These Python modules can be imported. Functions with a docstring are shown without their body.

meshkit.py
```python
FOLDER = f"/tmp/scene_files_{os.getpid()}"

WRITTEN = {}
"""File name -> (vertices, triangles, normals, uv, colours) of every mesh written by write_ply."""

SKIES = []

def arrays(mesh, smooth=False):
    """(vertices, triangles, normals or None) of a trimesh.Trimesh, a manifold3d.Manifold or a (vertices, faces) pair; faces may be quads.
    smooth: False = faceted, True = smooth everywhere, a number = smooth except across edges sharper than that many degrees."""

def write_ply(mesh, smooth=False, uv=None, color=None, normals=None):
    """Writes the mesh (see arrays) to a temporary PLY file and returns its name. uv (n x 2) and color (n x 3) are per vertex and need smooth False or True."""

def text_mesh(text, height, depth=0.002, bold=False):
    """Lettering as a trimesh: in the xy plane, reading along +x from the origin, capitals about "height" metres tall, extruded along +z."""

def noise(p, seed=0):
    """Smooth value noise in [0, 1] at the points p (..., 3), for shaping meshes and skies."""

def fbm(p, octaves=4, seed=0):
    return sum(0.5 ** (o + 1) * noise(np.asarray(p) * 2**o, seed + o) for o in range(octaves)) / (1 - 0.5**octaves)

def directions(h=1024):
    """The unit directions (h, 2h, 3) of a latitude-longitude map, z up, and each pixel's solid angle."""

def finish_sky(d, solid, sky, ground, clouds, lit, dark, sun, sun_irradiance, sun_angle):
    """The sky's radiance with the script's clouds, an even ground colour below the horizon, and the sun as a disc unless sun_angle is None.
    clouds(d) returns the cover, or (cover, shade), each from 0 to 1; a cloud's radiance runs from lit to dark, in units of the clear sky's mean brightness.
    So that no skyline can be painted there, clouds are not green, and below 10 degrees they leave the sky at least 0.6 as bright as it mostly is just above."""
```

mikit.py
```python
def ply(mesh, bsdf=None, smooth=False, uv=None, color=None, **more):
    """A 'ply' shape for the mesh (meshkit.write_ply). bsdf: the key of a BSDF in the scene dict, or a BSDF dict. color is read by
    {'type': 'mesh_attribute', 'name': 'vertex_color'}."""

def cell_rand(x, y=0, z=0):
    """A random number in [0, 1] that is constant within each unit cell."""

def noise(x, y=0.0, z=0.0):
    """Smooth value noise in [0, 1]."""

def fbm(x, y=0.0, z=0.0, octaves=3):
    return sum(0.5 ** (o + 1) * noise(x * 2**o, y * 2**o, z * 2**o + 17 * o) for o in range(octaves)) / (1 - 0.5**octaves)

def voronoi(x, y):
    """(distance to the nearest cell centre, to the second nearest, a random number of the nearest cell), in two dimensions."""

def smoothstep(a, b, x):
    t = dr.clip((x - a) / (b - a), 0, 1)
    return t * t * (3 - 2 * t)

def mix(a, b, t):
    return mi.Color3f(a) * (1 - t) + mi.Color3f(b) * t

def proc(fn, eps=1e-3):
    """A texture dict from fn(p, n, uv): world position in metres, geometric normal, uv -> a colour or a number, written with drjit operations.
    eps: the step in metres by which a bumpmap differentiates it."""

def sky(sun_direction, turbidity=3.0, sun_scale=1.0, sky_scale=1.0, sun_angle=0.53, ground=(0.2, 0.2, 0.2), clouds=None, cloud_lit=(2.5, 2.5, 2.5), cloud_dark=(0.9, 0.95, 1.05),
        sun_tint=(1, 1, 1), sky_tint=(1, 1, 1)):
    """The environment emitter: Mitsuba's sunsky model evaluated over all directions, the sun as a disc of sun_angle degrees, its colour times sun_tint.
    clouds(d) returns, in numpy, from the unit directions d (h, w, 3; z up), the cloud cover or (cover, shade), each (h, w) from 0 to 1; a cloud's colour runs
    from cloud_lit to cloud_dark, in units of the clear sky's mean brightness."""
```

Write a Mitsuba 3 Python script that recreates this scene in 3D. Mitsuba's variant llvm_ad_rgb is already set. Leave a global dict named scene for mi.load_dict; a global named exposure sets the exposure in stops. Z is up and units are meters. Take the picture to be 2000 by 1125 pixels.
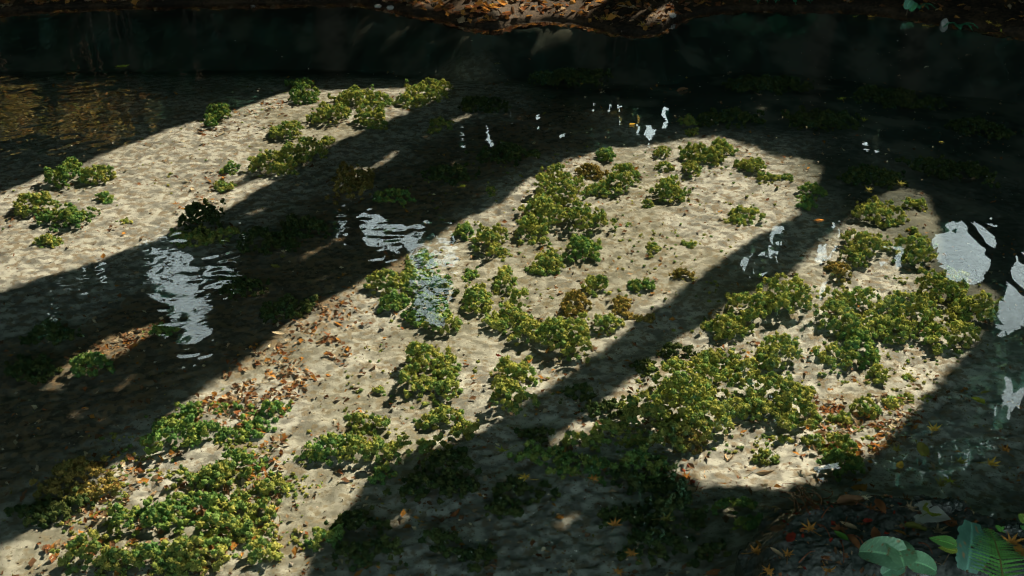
import math
import numpy as np, trimesh, shapely, drjit as dr, mitsuba as mi, mikit, meshkit
from shapely.geometry import Polygon, Point, LineString
from shapely.ops import unary_union

T = mi.ScalarTransform4f
scene, labels = {}, {}
rng = np.random.default_rng(7)

# ------------------------------------------------------------------ camera, sky, exposure
CAM_H, PITCH, HFOV = 2.56, 28.0, 50.0
SUN_AZ, SUN_EL = 37.0, 38.0            # degrees to the right of straight ahead, above the horizon
p_ = math.radians(PITCH)
FWD, RIGHT = np.array([0, math.cos(p_), -math.sin(p_)]), np.array([1.0, 0, 0])
UP, EYE = np.cross(RIGHT, FWD), np.array([0, 0, CAM_H])
scene['camera'] = {'type': 'perspective', 'fov': HFOV, 'fov_axis': 'x', 'near_clip': 0.05, 'far_clip': 400.0,
                   'to_world': T().look_at(origin=EYE.tolist(), target=(EYE + FWD).tolist(), up=[0, 0, 1])}
a_, e_ = math.radians(SUN_AZ), math.radians(SUN_EL)
SUN = np.array([math.sin(a_) * math.cos(e_), math.cos(a_) * math.cos(e_), math.sin(e_)])
scene['sky_light'] = mikit.sky(SUN.tolist(), turbidity=3, sun_scale=1.0, sky_scale=1.0, ground=(0.05, 0.05, 0.04), sun_tint=(1.0, 0.985, 0.95),
                               clouds=lambda d: (0.85 + 0.15 * meshkit.fbm(d * 3.0, 4), np.clip(2.2 * (0.5 * meshkit.fbm(d * 5.0 + 9, 4) + 0.5 * meshkit.fbm(d * [17.0, 17.0, 34.0] + 3, 4)) - 0.55, 0, 1)),
                               cloud_lit=(4.2, 5.05, 4.9), cloud_dark=(2.3, 2.8, 2.75))
exposure = 2.8

# ------------------------------------------------------------------ helpers
PW, PH = 2000.0, 1125.0
TX = math.tan(math.radians(HFOV / 2))


def at(x, y, z=0.0):
    """The point at height z seen at photograph position x, y."""
    x, y = np.asarray(x, float), np.asarray(y, float)
    d = FWD + ((x - PW / 2) / (PW / 2) * TX)[..., None] * RIGHT + (-(y - PH / 2) / (PW / 2) * TX)[..., None] * UP
    t = (np.asarray(z, float) - CAM_H) / d[..., 2]
    return EYE + t[..., None] * d


def seen(P):
    """Photograph position of points (n, 3)."""
    q = np.asarray(P, float) - EYE
    w = q @ FWD
    w = np.where(np.abs(w) < 1e-6, 1e-6, w)
    x, y = PW / 2 + q @ RIGHT / w / TX * PW / 2, PH / 2 - q @ UP / w / TX * PW / 2
    return np.where(w > 0, x, -1e6), np.where(w > 0, y, -1e6)


def sstep(a, b, x):
    t = np.clip((x - a) / (b - a), 0, 1)
    return t * t * (3 - 2 * t)


def n2(x, y, f, seed=0, oct=3):
    return meshkit.fbm(np.stack([np.asarray(x) * f, np.asarray(y) * f, np.full(np.shape(x), 3.3)], -1), oct, seed)


def numbered(name):
    k, i = name, 0
    while k in scene or k in labels:
        i += 1
        k = f'{name}_{i:03d}'
    return k


def put(name, shape, label=None, cat=None, group=None, kind=None):
    k = numbered(name)
    scene[k] = shape
    d = {a: b for a, b in (('label', label), ('category', cat), ('group', group), ('kind', kind)) if b}
    if d:
        labels[k] = d
    return k


def thing(name, label, cat, group=None):
    k = numbered(name)
    labels[k] = {'label': label, 'category': cat}
    if group:
        labels[k]['group'] = group
    return k


def part(holder, name, shape, label=None, kind=None):
    return put(holder + '__' + name, shape, label, kind=kind)


def grid(xs, ys, z):
    X, Y = np.meshgrid(xs, ys)
    v = np.stack([X.ravel(), Y.ravel(), z(X.ravel(), Y.ravel())], 1)
    i = np.arange(len(ys) - 1)[:, None] * len(xs) + np.arange(len(xs) - 1)[None]
    i = i.ravel()
    w = len(xs)
    f = np.vstack([np.stack([i, i + 1, i + w + 1], 1), np.stack([i, i + w + 1, i + w], 1)])
    return v, f


def spaced(a, b, d0, d1):
    out, x = [a], a
    while x < b:
        x += d0 + (d1 - d0) * (x - a) / (b - a)
        out.append(x)
    return np.array(out)


def tube(pts, radii, sides=7):
    p = np.asarray(pts, float)
    t = np.gradient(p, axis=0)
    t /= np.linalg.norm(t, axis=1, keepdims=True) + 1e-12
    ref = np.array([0, 0, 1.0]) if abs(t[:, 2]).mean() < 0.8 else np.array([1.0, 0, 0])
    a = np.cross(t, ref)
    a /= np.linalg.norm(a, axis=1, keepdims=True) + 1e-12
    b, an = np.cross(t, a), np.arange(sides) * 2 * np.pi / sides
    r = np.broadcast_to(radii, (len(p),))
    v = p[:, None] + r[:, None, None] * (np.cos(an)[None, :, None] * a[:, None] + np.sin(an)[None, :, None] * b[:, None])
    i, j = np.meshgrid(np.arange(len(p) - 1), np.arange(sides), indexing='ij')
    A, B, C, D = i * sides + j, i * sides + (j + 1) % sides, (i + 1) * sides + (j + 1) % sides, (i + 1) * sides + j
    f = np.vstack([np.stack([A, B, C], -1).reshape(-1, 3), np.stack([A, C, D], -1).reshape(-1, 3)])
    n = len(p) * sides
    v = np.vstack([v.reshape(-1, 3), p[:1], p[-1:]])
    k = np.arange(sides)
    f = np.vstack([f, np.stack([(k + 1) % sides, k, k * 0 + n], 1), np.stack([n - sides + k, n - sides + (k + 1) % sides, k * 0 + n + 1], 1)])
    return v, f


def join(ms):
    vs, fs, at_ = [], [], 0
    for v, f in ms:
        vs.append(v), fs.append(f + at_)
        at_ += len(v)
    return np.vstack(vs), np.vstack(fs)


def rand_rot(n):
    q = rng.normal(size=(n, 4))
    q /= np.linalg.norm(q, axis=1, keepdims=True)
    w, x, y, z = q.T
    return np.stack([np.stack([1 - 2 * (y * y + z * z), 2 * (x * y - z * w), 2 * (x * z + y * w)], -1),
                     np.stack([2 * (x * y + z * w), 1 - 2 * (x * x + z * z), 2 * (y * z - x * w)], -1),
                     np.stack([2 * (x * z - y * w), 2 * (y * z + x * w), 1 - 2 * (x * x + y * y)], -1)], -2)


def poly(*pts):
    return Polygon(pts).buffer(0)


def worldly(g, z=-0.27):
    def one(P):
        c = np.array(P.exterior.coords)
        return Polygon(at(c[:, 0], np.maximum(c[:, 1], -60), z)[:, :2]).buffer(0)
    return unary_union([one(P) for P in getattr(g, 'geoms', [g])])


# ------------------------------------------------------------------ materials
def sand_colour(p, n, uv):
    f = mikit.fbm(p.x * 3.1, p.y * 3.1, 0.0, 4)
    g = mikit.fbm(p.x * 38.0, p.y * 38.0, 5.0, 3)
    grain = mikit.noise(p.x * 190.0, p.y * 190.0, 2.0)
    c = mikit.mix((0.255, 0.28, 0.26), (0.395, 0.43, 0.415), f)
    mott = mikit.fbm(p.x * 23.0 + 2.0, p.y * 30.0, 11.0, 3)
    c = c * (0.58 + 0.80 * mikit.smoothstep(0.28, 0.72, mott))
    c = mikit.mix(c, (0.21, 0.185, 0.13), 0.8 * mikit.smoothstep(0.50, 0.75, g))
    speck = mikit.smoothstep(0.80, 0.93, grain)
    c = mikit.mix(c, (0.09, 0.075, 0.05), 0.6 * speck)
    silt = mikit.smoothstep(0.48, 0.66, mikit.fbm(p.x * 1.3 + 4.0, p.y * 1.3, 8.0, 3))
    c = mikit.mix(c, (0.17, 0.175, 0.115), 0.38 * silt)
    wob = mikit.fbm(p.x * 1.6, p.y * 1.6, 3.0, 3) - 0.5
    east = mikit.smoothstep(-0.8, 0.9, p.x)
    mud = mikit.smoothstep(0.0, 1.1, p.y - (9.2 - 1.9 * east - 0.55 * dr.maximum(p.x - 1.4, 0.0)) + 1.2 * wob)  # dark silt tone, spread to deepen the shade beyond the sunlit sand
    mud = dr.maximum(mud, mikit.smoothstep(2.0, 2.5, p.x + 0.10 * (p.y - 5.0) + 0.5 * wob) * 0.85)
    along = (p.y - 5.1) * 0.55 - (p.x + 2.2) * 0.84     # rotting leaves, their brown laid along the left shaded band to darken it
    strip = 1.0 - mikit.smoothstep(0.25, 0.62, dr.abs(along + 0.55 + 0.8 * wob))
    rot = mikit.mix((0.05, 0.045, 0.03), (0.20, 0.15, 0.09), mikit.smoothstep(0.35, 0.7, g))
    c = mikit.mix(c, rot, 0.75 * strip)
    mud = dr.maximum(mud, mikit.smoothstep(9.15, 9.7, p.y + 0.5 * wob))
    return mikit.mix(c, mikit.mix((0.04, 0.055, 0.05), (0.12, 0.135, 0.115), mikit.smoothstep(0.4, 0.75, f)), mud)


def mud_colour(p, n, uv):
    f = mikit.fbm(p.x * 9.0, p.y * 9.0, p.z * 9.0, 4)
    g = mikit.noise(p.x * 120.0, p.y * 120.0, p.z * 120.0)
    c = mikit.mix((0.035, 0.042, 0.042), (0.20, 0.215, 0.205), f * g * 1.6)
    return mikit.mix(c, (0.03, 0.05, 0.045), 0.6 * mikit.smoothstep(0.5, 0.7, mikit.noise(p.x * 25.0, p.y * 25.0, 4.0)))


def soil_colour(p, n, uv):
    f = mikit.fbm(p.x * 7.0, p.y * 7.0, p.z * 7.0, 4)
    g = mikit.noise(p.x * 60.0, p.y * 60.0, p.z * 60.0)
    return mikit.mix((0.014, 0.012, 0.009), (0.07, 0.046, 0.026), mikit.smoothstep(0.3, 0.8, f * 0.6 + g * 0.4))


def bark_colour(p, n, uv):
    f = mikit.fbm(p.x * 14.0, p.y * 14.0, p.z * 3.0, 4)
    return mikit.mix((0.05, 0.042, 0.034), (0.17, 0.15, 0.12), f)


def stone_colour(p, n, uv):
    f = mikit.fbm(p.x * 30.0, p.y * 30.0, p.z * 30.0, 4)
    return mikit.mix((0.20, 0.16, 0.10), (0.36, 0.30, 0.21), f)


def bump(inner, fn, scale):
    return {'type': 'bumpmap', 'arbitrary': mikit.proc(fn, 2e-3), 'scale': scale, 'bsdf': inner}


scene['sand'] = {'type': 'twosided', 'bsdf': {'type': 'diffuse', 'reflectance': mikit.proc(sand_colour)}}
scene['mud'] = {'type': 'twosided', 'bsdf': {'type': 'principled', 'base_color': mikit.proc(mud_colour), 'roughness': 0.30, 'specular': 0.8}}
scene['soil'] = {'type': 'twosided', 'bsdf': {'type': 'principled', 'base_color': mikit.proc(soil_colour), 'roughness': 0.8, 'specular': 0.3}}
scene['forest_soil'] = {'type': 'twosided', 'bsdf': {'type': 'diffuse', 'reflectance': mikit.proc(lambda p, n, uv: mikit.mix((0.006, 0.010, 0.006), (0.03, 0.032, 0.02), mikit.fbm(p.x * 2.0, p.y * 2.0, p.z * 2.0, 4)))}}
scene['bark'] = {'type': 'twosided', 'bsdf': {'type': 'diffuse', 'reflectance': mikit.proc(bark_colour)}}
scene['stone'] = {'type': 'twosided', 'bsdf': {'type': 'principled', 'base_color': mikit.proc(stone_colour), 'roughness': 0.6}}
scene['water_surface'] = {'type': 'thindielectric', 'int_ior': 1.33, 'ext_ior': 1.0}
VC = {'type': 'mesh_attribute', 'name': 'vertex_color'}
scene['weed'] = {'type': 'principledthin', 'base_color': VC, 'roughness': 0.8, 'spec_trans': 0.0, 'diff_trans': 0.35, 'eta': 1.05}
scene['leaf'] = {'type': 'principledthin', 'base_color': VC, 'roughness': 0.45, 'spec_trans': 0.0, 'diff_trans': 0.6, 'eta': 1.4}
scene['canopy_leaf'] = {'type': 'principledthin', 'base_color': {'type': 'mesh_attribute', 'name': 'vertex_color'}, 'roughness': 0.7, 'spec_trans': 0.0, 'diff_trans': 1.0, 'eta': 1.05}
scene['broad_leaf'] = {'type': 'twosided', 'bsdf': {'type': 'principled', 'base_color': VC, 'roughness': 0.4, 'specular': 0.5}}
scene['foliage'] = {'type': 'principledthin', 'base_color': VC, 'roughness': 0.6, 'spec_trans': 0.0, 'diff_trans': 0.7, 'eta': 1.3}

# ------------------------------------------------------------------ where sun reaches the bed, where the sky is mirrored
LIT = [
    poly((-60, 420), (0, 385), (60, 362), (150, 332), (215, 303), (300, 273), (390, 243), (480, 213), (540, 184), (600, 168), (700, 172), (790, 168), (870, 155),
         (885, 168), (850, 205), (790, 232), (720, 262), (650, 290), (615, 318), (520, 370), (440, 420), (330, 470), (200, 522), (100, 560), (0, 590), (-60, 615)),
    poly((640, 376), (700, 345), (765, 305), (772, 312), (710, 352), (650, 386)),
    poly((868, 246), (915, 232), (918, 240), (880, 252)), poly((815, 278), (832, 270), (834, 278), (820, 284)),
    poly((60, 770), (130, 715), (200, 675), (290, 648), (300, 660), (250, 700), (170, 742), (90, 790)),
    poly((560, 528), (610, 500), (660, 474), (664, 480), (620, 505), (566, 536)),
    poly((470, 432), (505, 415), (508, 422), (478, 440)),
    poly((-60, 1120), (0, 1085), (60, 1040), (130, 985), (180, 945), (235, 915), (280, 885), (300, 840), (380, 780), (440, 740), (500, 690), (560, 640), (650, 590), (720, 550), (800, 500), (880, 452),
         (960, 418), (1010, 375), (1060, 345), (1100, 322), (1180, 298), (1260, 290), (1330, 282), (1400, 276), (1450, 290), (1500, 312), (1570, 322), (1605, 345), (1592, 375), (1560, 415),
         (1555, 435), (1500, 470), (1420, 522), (1340, 580), (1260, 632), (1200, 682), (1120, 740), (1040, 792), (960, 852), (930, 872), (850, 905), (760, 932), (715, 965), (680, 1005),
         (640, 1060), (610, 1100), (570, 1180), (-60, 1180)),
    poly((1600, 465), (1660, 428), (1700, 395), (1760, 372), (1805, 378), (1832, 430), (1842, 480), (1838, 530), (1900, 556), (1950, 585), (1942, 625), (1905, 680), (1865, 730), (1835, 762),
         (1795, 808), (1765, 850), (1700, 920), (1640, 950), (1600, 985), (1500, 1010), (1440, 1000), (1350, 985), (1300, 965), (1285, 915), (1230, 880), (1140, 880), (1110, 905), (1060, 905),
         (1040, 888), (1120, 838), (1170, 798), (1240, 738), (1290, 690), (1370, 648), (1400, 618), (1530, 556), (1570, 500)),
]
for x, y, r in ((1085, 1052, 17), (1398, 1070, 22), (1340, 1030, 12), (420, 560, 9), (500, 592, 8), (560, 432, 9), (480, 640, 8), (130, 832, 14), (50, 860, 16), (330, 712, 9), (225, 775, 11), (700, 432, 9), (880, 332, 9), (780, 345, 8), (690, 345, 14), (960, 985, 12), (760, 1050, 14), (1010, 240, 8), (1480, 225, 8), (620, 560, 8)):
    LIT.append(Point(x, y).buffer(r))                     # faint sun flecks
LIT_PX = unary_union(LIT)
LIT_W = worldly(LIT_PX)
SKY_HOLES = [
    poly((1828, 442), (1945, 428), (1946, 470), (1938, 520), (1905, 558), (1860, 548), (1832, 520), (1818, 470)),
    poly((2060, 470), (1990, 492), (1972, 520), (1962, 570), (1946, 620), (1940, 655), (1962, 655), (2060, 600)),
    poly((1485, 455), (1532, 440), (1528, 498), (1490, 535), (1452, 540), (1446, 515)), poly((1715, 482), (1768, 470), (1760, 520), (1728, 532), (1708, 510)),
    poly((270, 482), (300, 460), (350, 478), (372, 520), (392, 560), (404, 600), (396, 680), (362, 692), (340, 640), (310, 590), (278, 530)), poly((400, 520), (470, 512), (468, 545), (402, 556)),
    poly((648, 432), (720, 420), (790, 450), (800, 480), (740, 490), (690, 480)),
    poly((805, 448), (880, 445), (892, 500), (884, 570), (862, 640), (815, 620), (800, 500)),
    poly((1958, 752), (2060, 748), (2060, 800), (1972, 800)), poly((1600, 432), (1645, 428), (1632, 500), (1595, 512)),
    poly((1590, 560), (1615, 550), (1600, 600), (1570, 620)),
    poly((1590, 905), (1640, 905), (1640, 925), (1600, 940)),
]
THIN = (2, 3, 4, 5, 6, 7, 9, 10, 11)                            # holes that twigs and leaves half fill
for x, y0, y1, w in ((905, 262, 300, 4), (950, 255, 290, 4), (1000, 222, 245, 4), (1052, 222, 262, 5), (1100, 232, 268, 6), (1128, 205, 222, 4), (1160, 200, 258, 5), (1188, 215, 262, 4), (1212, 190, 240, 4),
                     (1246, 222, 262, 4), (1269, 240, 292, 9), (1298, 205, 248, 4), (1040, 178, 196, 5), (1690, 280, 300, 5), (1712, 262, 325, 7), (250, 240, 275, 4), (300, 215, 262, 4), (632, 140, 160, 4),
                     (125, 545, 570, 12), (160, 530, 560, 10), (195, 515, 545, 9), (110, 590, 615, 10), (85, 640, 665, 10), (130, 660, 680, 9), (470, 450, 462, 12), (130, 118, 130, 8), (168, 126, 136, 9)):
    SKY_HOLES.append(poly((x - 0.55 * w, y0), (x + 0.4 * w, y0), (x + 0.7 * w, (y0 + y1) / 2), (x + 0.2 * w, y1), (x - 0.3 * w, y1)))
SKY_PX = unary_union([g for i, g in enumerate(SKY_HOLES) if i not in THIN])
THIN_PX = unary_union([SKY_HOLES[i] for i in (4, 5, 6)])
VEIL_PX = unary_union([SKY_HOLES[i] for i in (2, 3, 7, 9, 10, 11)])
WINDOW_PX = unary_union([poly((-60, 182), (0, 178), (150, 180), (260, 160), (400, 156), (560, 142), (560, 176), (430, 192), (290, 214), (150, 220), (0, 232), (-60, 236)),
                         Point(1150, 176).buffer(20), Point(1203, 180).buffer(24), Point(241, 128).buffer(11)])
SUNLIT = [((-6.6, 13.3, 2.0), 0.85), ((-5.2, 13.3, 2.05), 0.8), ((-3.9, 13.3, 2.15), 0.7), ((0.98, 13.3, 2.15), 0.32), ((1.30, 13.3, 2.12), 0.36), ((-4.75, 13.2, 3.05), 0.2),
          ((-1.15, 10.75, 0.1), 0.2), ((-0.78, 10.5, 0.08), 0.2), ((-0.5, 10.3, 0.06), 0.22), ((-0.15, 10.15, 0.05), 0.28), ((0.3, 10.35, 0.1), 0.22), ((1.25, 9.95, 0.05), 0.25), ((0.75, 10.3, 0.2), 0.25)]


def sun_xy(P, z=-0.27):
    return P[:, :2] - SUN[:2] * ((P[:, 2] - z) / SUN[2])[:, None]


def dice(P):
    return np.modf(np.abs(np.sin(P @ np.array([127.1, 311.7, 74.7])) * 43758.5))[0]


def blocks_lit(P, margin):
    q = sun_xy(P)
    m = shapely.contains_xy(LIT_W.buffer(margin), q[:, 0], q[:, 1])
    for c, r in SUNLIT:
        d = P - np.array(c)
        t = d @ SUN
        m |= (t > 0.6 * r) & (np.linalg.norm(d - t[:, None] * SUN, axis=1) < r)
    return m


def blocks_mirror(P, margin, windows=True):
    x, y = seen(P * [1, 1, -1])
    m = shapely.contains_xy(SKY_PX.buffer(margin), x, y)
    m |= (shapely.contains_xy(THIN_PX.buffer(margin), x, y) & (dice(P) < 0.988)) | (shapely.contains_xy(VEIL_PX.buffer(margin), x, y) & (dice(P) < 0.955))
    if windows:
        m |= shapely.contains_xy(WINDOW_PX.buffer(margin), x, y) & (P[:, 1] < 12.6)
    return m


# ------------------------------------------------------------------ ground, bed, banks, water
bank_px = np.array([(-400, 45), (-100, 32), (0, 22), (120, 14), (350, 8), (560, 4), (700, 4), (760, 14), (800, 24), (860, 34), (900, 48), (960, 55), (1000, 44), (1060, 37), (1130, 44), (1180, 56), (1240, 66),
                    (1290, 64), (1330, 34), (1400, 18), (1480, 16), (1560, 18), (1640, 14), (1740, 24), (1850, 40), (1930, 58), (2000, 66), (2150, 80), (2500, 90)], float)
_b = at(bank_px[:, 0], bank_px[:, 1], 0.0)


def bank_y(x):
    return np.interp(x, _b[:, 0], _b[:, 1])


NEAR_PX = poly((1425, 1200), (1445, 1100), (1462, 1060), (1500, 1008), (1560, 988), (1640, 984), (1700, 968), (1760, 985), (1800, 975), (1850, 978), (1890, 990), (1930, 1020), (2000, 1035), (2300, 1060), (2300, 1200))
NEAR_W = worldly(NEAR_PX, 0.0)
_rx, _ry = np.meshgrid(np.linspace(0.2, 3.0, 141), np.linspace(2.0, 4.0, 101))
_near = shapely.distance(shapely.points(_rx.ravel(), _ry.ravel()), NEAR_W.buffer(0.0)).reshape(_rx.shape)
_inside = shapely.distance(shapely.points(_rx.ravel(), _ry.ravel()), NEAR_W.boundary).reshape(_rx.shape)
_signed = np.where(_near > 0, _near, -_inside)


def near_d(x, y):
    """Metres outside (+) or inside (-) of the near bank's edge."""
    from scipy.ndimage import map_coordinates
    c = np.stack([(np.asarray(y) - 2.0) / 0.02, (np.asarray(x) - 0.2) / 0.02])
    v = map_coordinates(_signed, c, order=1, mode='nearest')
    far = (np.asarray(x) < 0.2) | (np.asarray(y) > 4.0)
    return np.where(far, np.maximum(v, 0.6), v)


def bed_z(x, y):
    x, y = np.asarray(x, float), np.asarray(y, float)
    z = -0.27 + 0.05 * (n2(x, y, 0.9, 3) - 0.5) - 0.26 * sstep(8.4, 11.2, y) - 0.12 * sstep(2.2, 4.0, x) * sstep(4.5, 6.0, y)
    z = np.maximum(z, -0.03 - 0.42 * np.maximum(bank_y(x) - y, 0) - 0.9 * np.maximum(y - bank_y(x), 0))
    return z + 0.17 * np.exp(-np.maximum(near_d(x, y), 0) / 0.22)


def bed_fine(x, y):
    z = bed_z(x, y)
    k = sstep(9.5, 8.0, y)
    wx, wy = x + 0.05 * n2(x, y, 7, 11), y + 0.05 * n2(x, y, 7, 12)
    r1 = 1 - np.abs(2 * n2(wx, wy * 1.25, 15.0, 21, 2) - 1)
    r2 = 1 - np.abs(2 * n2(wx + 3, wy * 1.25, 27.0, 22, 2) - 1)
    rip = 0.6 + 0.9 * n2(x, y, 1.1, 31, 2)
    pits = sstep(0.70, 0.86, n2(x, y, 24.0, 41, 2))
    return z + k * rip * (0.021 * r1 + 0.018 * r2) - 0.022 * pits + 0.022 * (n2(x, y, 4.0, 51, 2) - 0.5)


xs, ys = np.arange(-5.9, 5.91, 0.023), spaced(2.2, 11.6, 0.015, 0.040)
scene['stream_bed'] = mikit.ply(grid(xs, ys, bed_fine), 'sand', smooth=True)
labels['stream_bed'] = {'label': 'pale sandy stream bed seen through the clear water', 'category': 'stream bed', 'kind': 'structure'}


def wave(x, y):
    rough = 0.55 + 1.9 * sstep(0.2, -1.3, x) + 0.3 * sstep(8.0, 10, y)
    rough = rough * (0.35 + 1.3 * n2(x, y, 0.8, 61, 2))
    west = sstep(0.9, -0.4, x)
    a = (n2(x * 0.7, y, 21.0, 71, 2) - 0.5) * west + 1.6 * (n2(x * 0.6 + 0.5 * y, y - 0.4 * x, 9.0, 74, 1) - 0.5) * (1 - west)
    b = n2(x * 0.8 + y * 0.2, y, 5.0, 72, 2) - 0.5
    c_ = n2(x * 0.7, y, 37.0, 73, 1) - 0.5
    z = rough * (0.00075 * a + 0.0009 * b + 0.00028 * c_ * sstep(0.9, -0.4, x))
    for cx, cy, w in ((1430, 365, 0.055), (1225, 425, 0.04)):      # rings where drops fell
        c = at(cx, cy, 0.0)
        r = np.hypot(x - c[0], y - c[1])
        z = z + 0.00022 * np.sin(2 * np.pi * r / w) * np.exp(-(r / 0.22) ** 2)
    return z


wx = np.concatenate([np.arange(-5.8, -3.2, 0.022), np.arange(-3.2, 0.8, 0.0135), np.arange(0.8, 5.8, 0.023), [5.8]])
wy = spaced(2.3, 11.5, 0.0122, 0.032)
V, F = grid(wx, wy, wave)
outer = []
for x0, x1, y0, y1 in ((-45, -5.8, 0.5, 14), (5.8, 45, 0.5, 14), (-5.8, 5.8, 0.5, wy[0]), (-5.8, 5.8, wy[-1], 14)):
    outer.append((np.array([[x0, y0, 0], [x1, y0, 0], [x1, y1, 0], [x0, y1, 0.0]]), np.array([[0, 1, 2], [0, 2, 3]])))
scene['water'] = mikit.ply(join([(V, F)] + outer), 'water_surface', smooth=True)
labels['water'] = {'label': 'clear rippled stream water mirroring bright sky and dark trees', 'category': 'water', 'kind': 'structure'}


def far_bank_z(x, y):
    d = y - bank_y(x) + 0.10 * (n2(x, y, 5.0, 81, 3) - 0.5)
    z = np.where(d > 0, 0.012 + 0.07 * np.sqrt(np.maximum(d, 0)) + 0.13 * np.maximum(d, 0), np.maximum(0.012 + 1.5 * d, -0.9))
    return z + 0.035 * (n2(x, y, 9.0, 82, 3) - 0.5) + 0.018 * (n2(x, y, 40.0, 83, 2) - 0.5)


scene['far_bank'] = mikit.ply(grid(np.arange(-9, 9.01, 0.06), np.arange(8.6, 14.01, 0.036), far_bank_z), 'soil', smooth=True)
labels['far_bank'] = {'label': 'dark earth bank on the far side covered in fallen leaves', 'category': 'bank', 'kind': 'structure'}


def near_bank_z(x, y):
    d = -near_d(x, y) + 0.08 * (n2(x, y, 9.0, 91, 3) - 0.5)
    z = np.where(d > 0, -0.01 + 0.09 * sstep(0, 0.12, d) + 0.10 * np.maximum(d, 0), -0.12 + 0.35 * d)
    c = 1 - np.abs(2 * n2(x, y, 26.0, 92, 3) - 1)
    return z + 0.045 * (n2(x, y, 11.0, 93, 3) - 0.5) + 0.022 * (c - 0.5) + 0.016 * (n2(x, y, 80.0, 94, 2) - 0.5)


scene['near_bank'] = mikit.ply(grid(np.arange(0.55, 2.5, 0.0068), np.arange(2.2, 3.45, 0.0068), near_bank_z), 'mud', smooth=True)
labels['near_bank'] = {'label': 'lumpy wet black bank in the lower right corner', 'category': 'bank', 'kind': 'structure'}


def ground_z(x, y):
    z = np.full(x.shape, -1.1)
    f = y - 12.6
    z = np.where(f > 0, 0.35 + 0.36 * f + 0.8 * (n2(x, y, 0.2, 101) - 0.5) * sstep(0, 4, f), z)
    g = 1.2 - y
    z = np.where(g > 0, 0.1 + 0.25 * np.minimum(g, 3) + 0.5 * (n2(x, y, 0.25, 102) - 0.5) * sstep(0, 3, g), z)
    return z + 0.45 * np.maximum(np.abs(x) - 18, 0)


scene['ground'] = mikit.ply(grid(np.arange(-60, 60.1, 0.75), np.arange(-50, 70.1, 0.75), ground_z), 'forest_soil', smooth=True)
labels['ground'] = {'label': 'dark forest floor beyond the banks', 'category': 'ground', 'kind': 'structure'}

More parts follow.
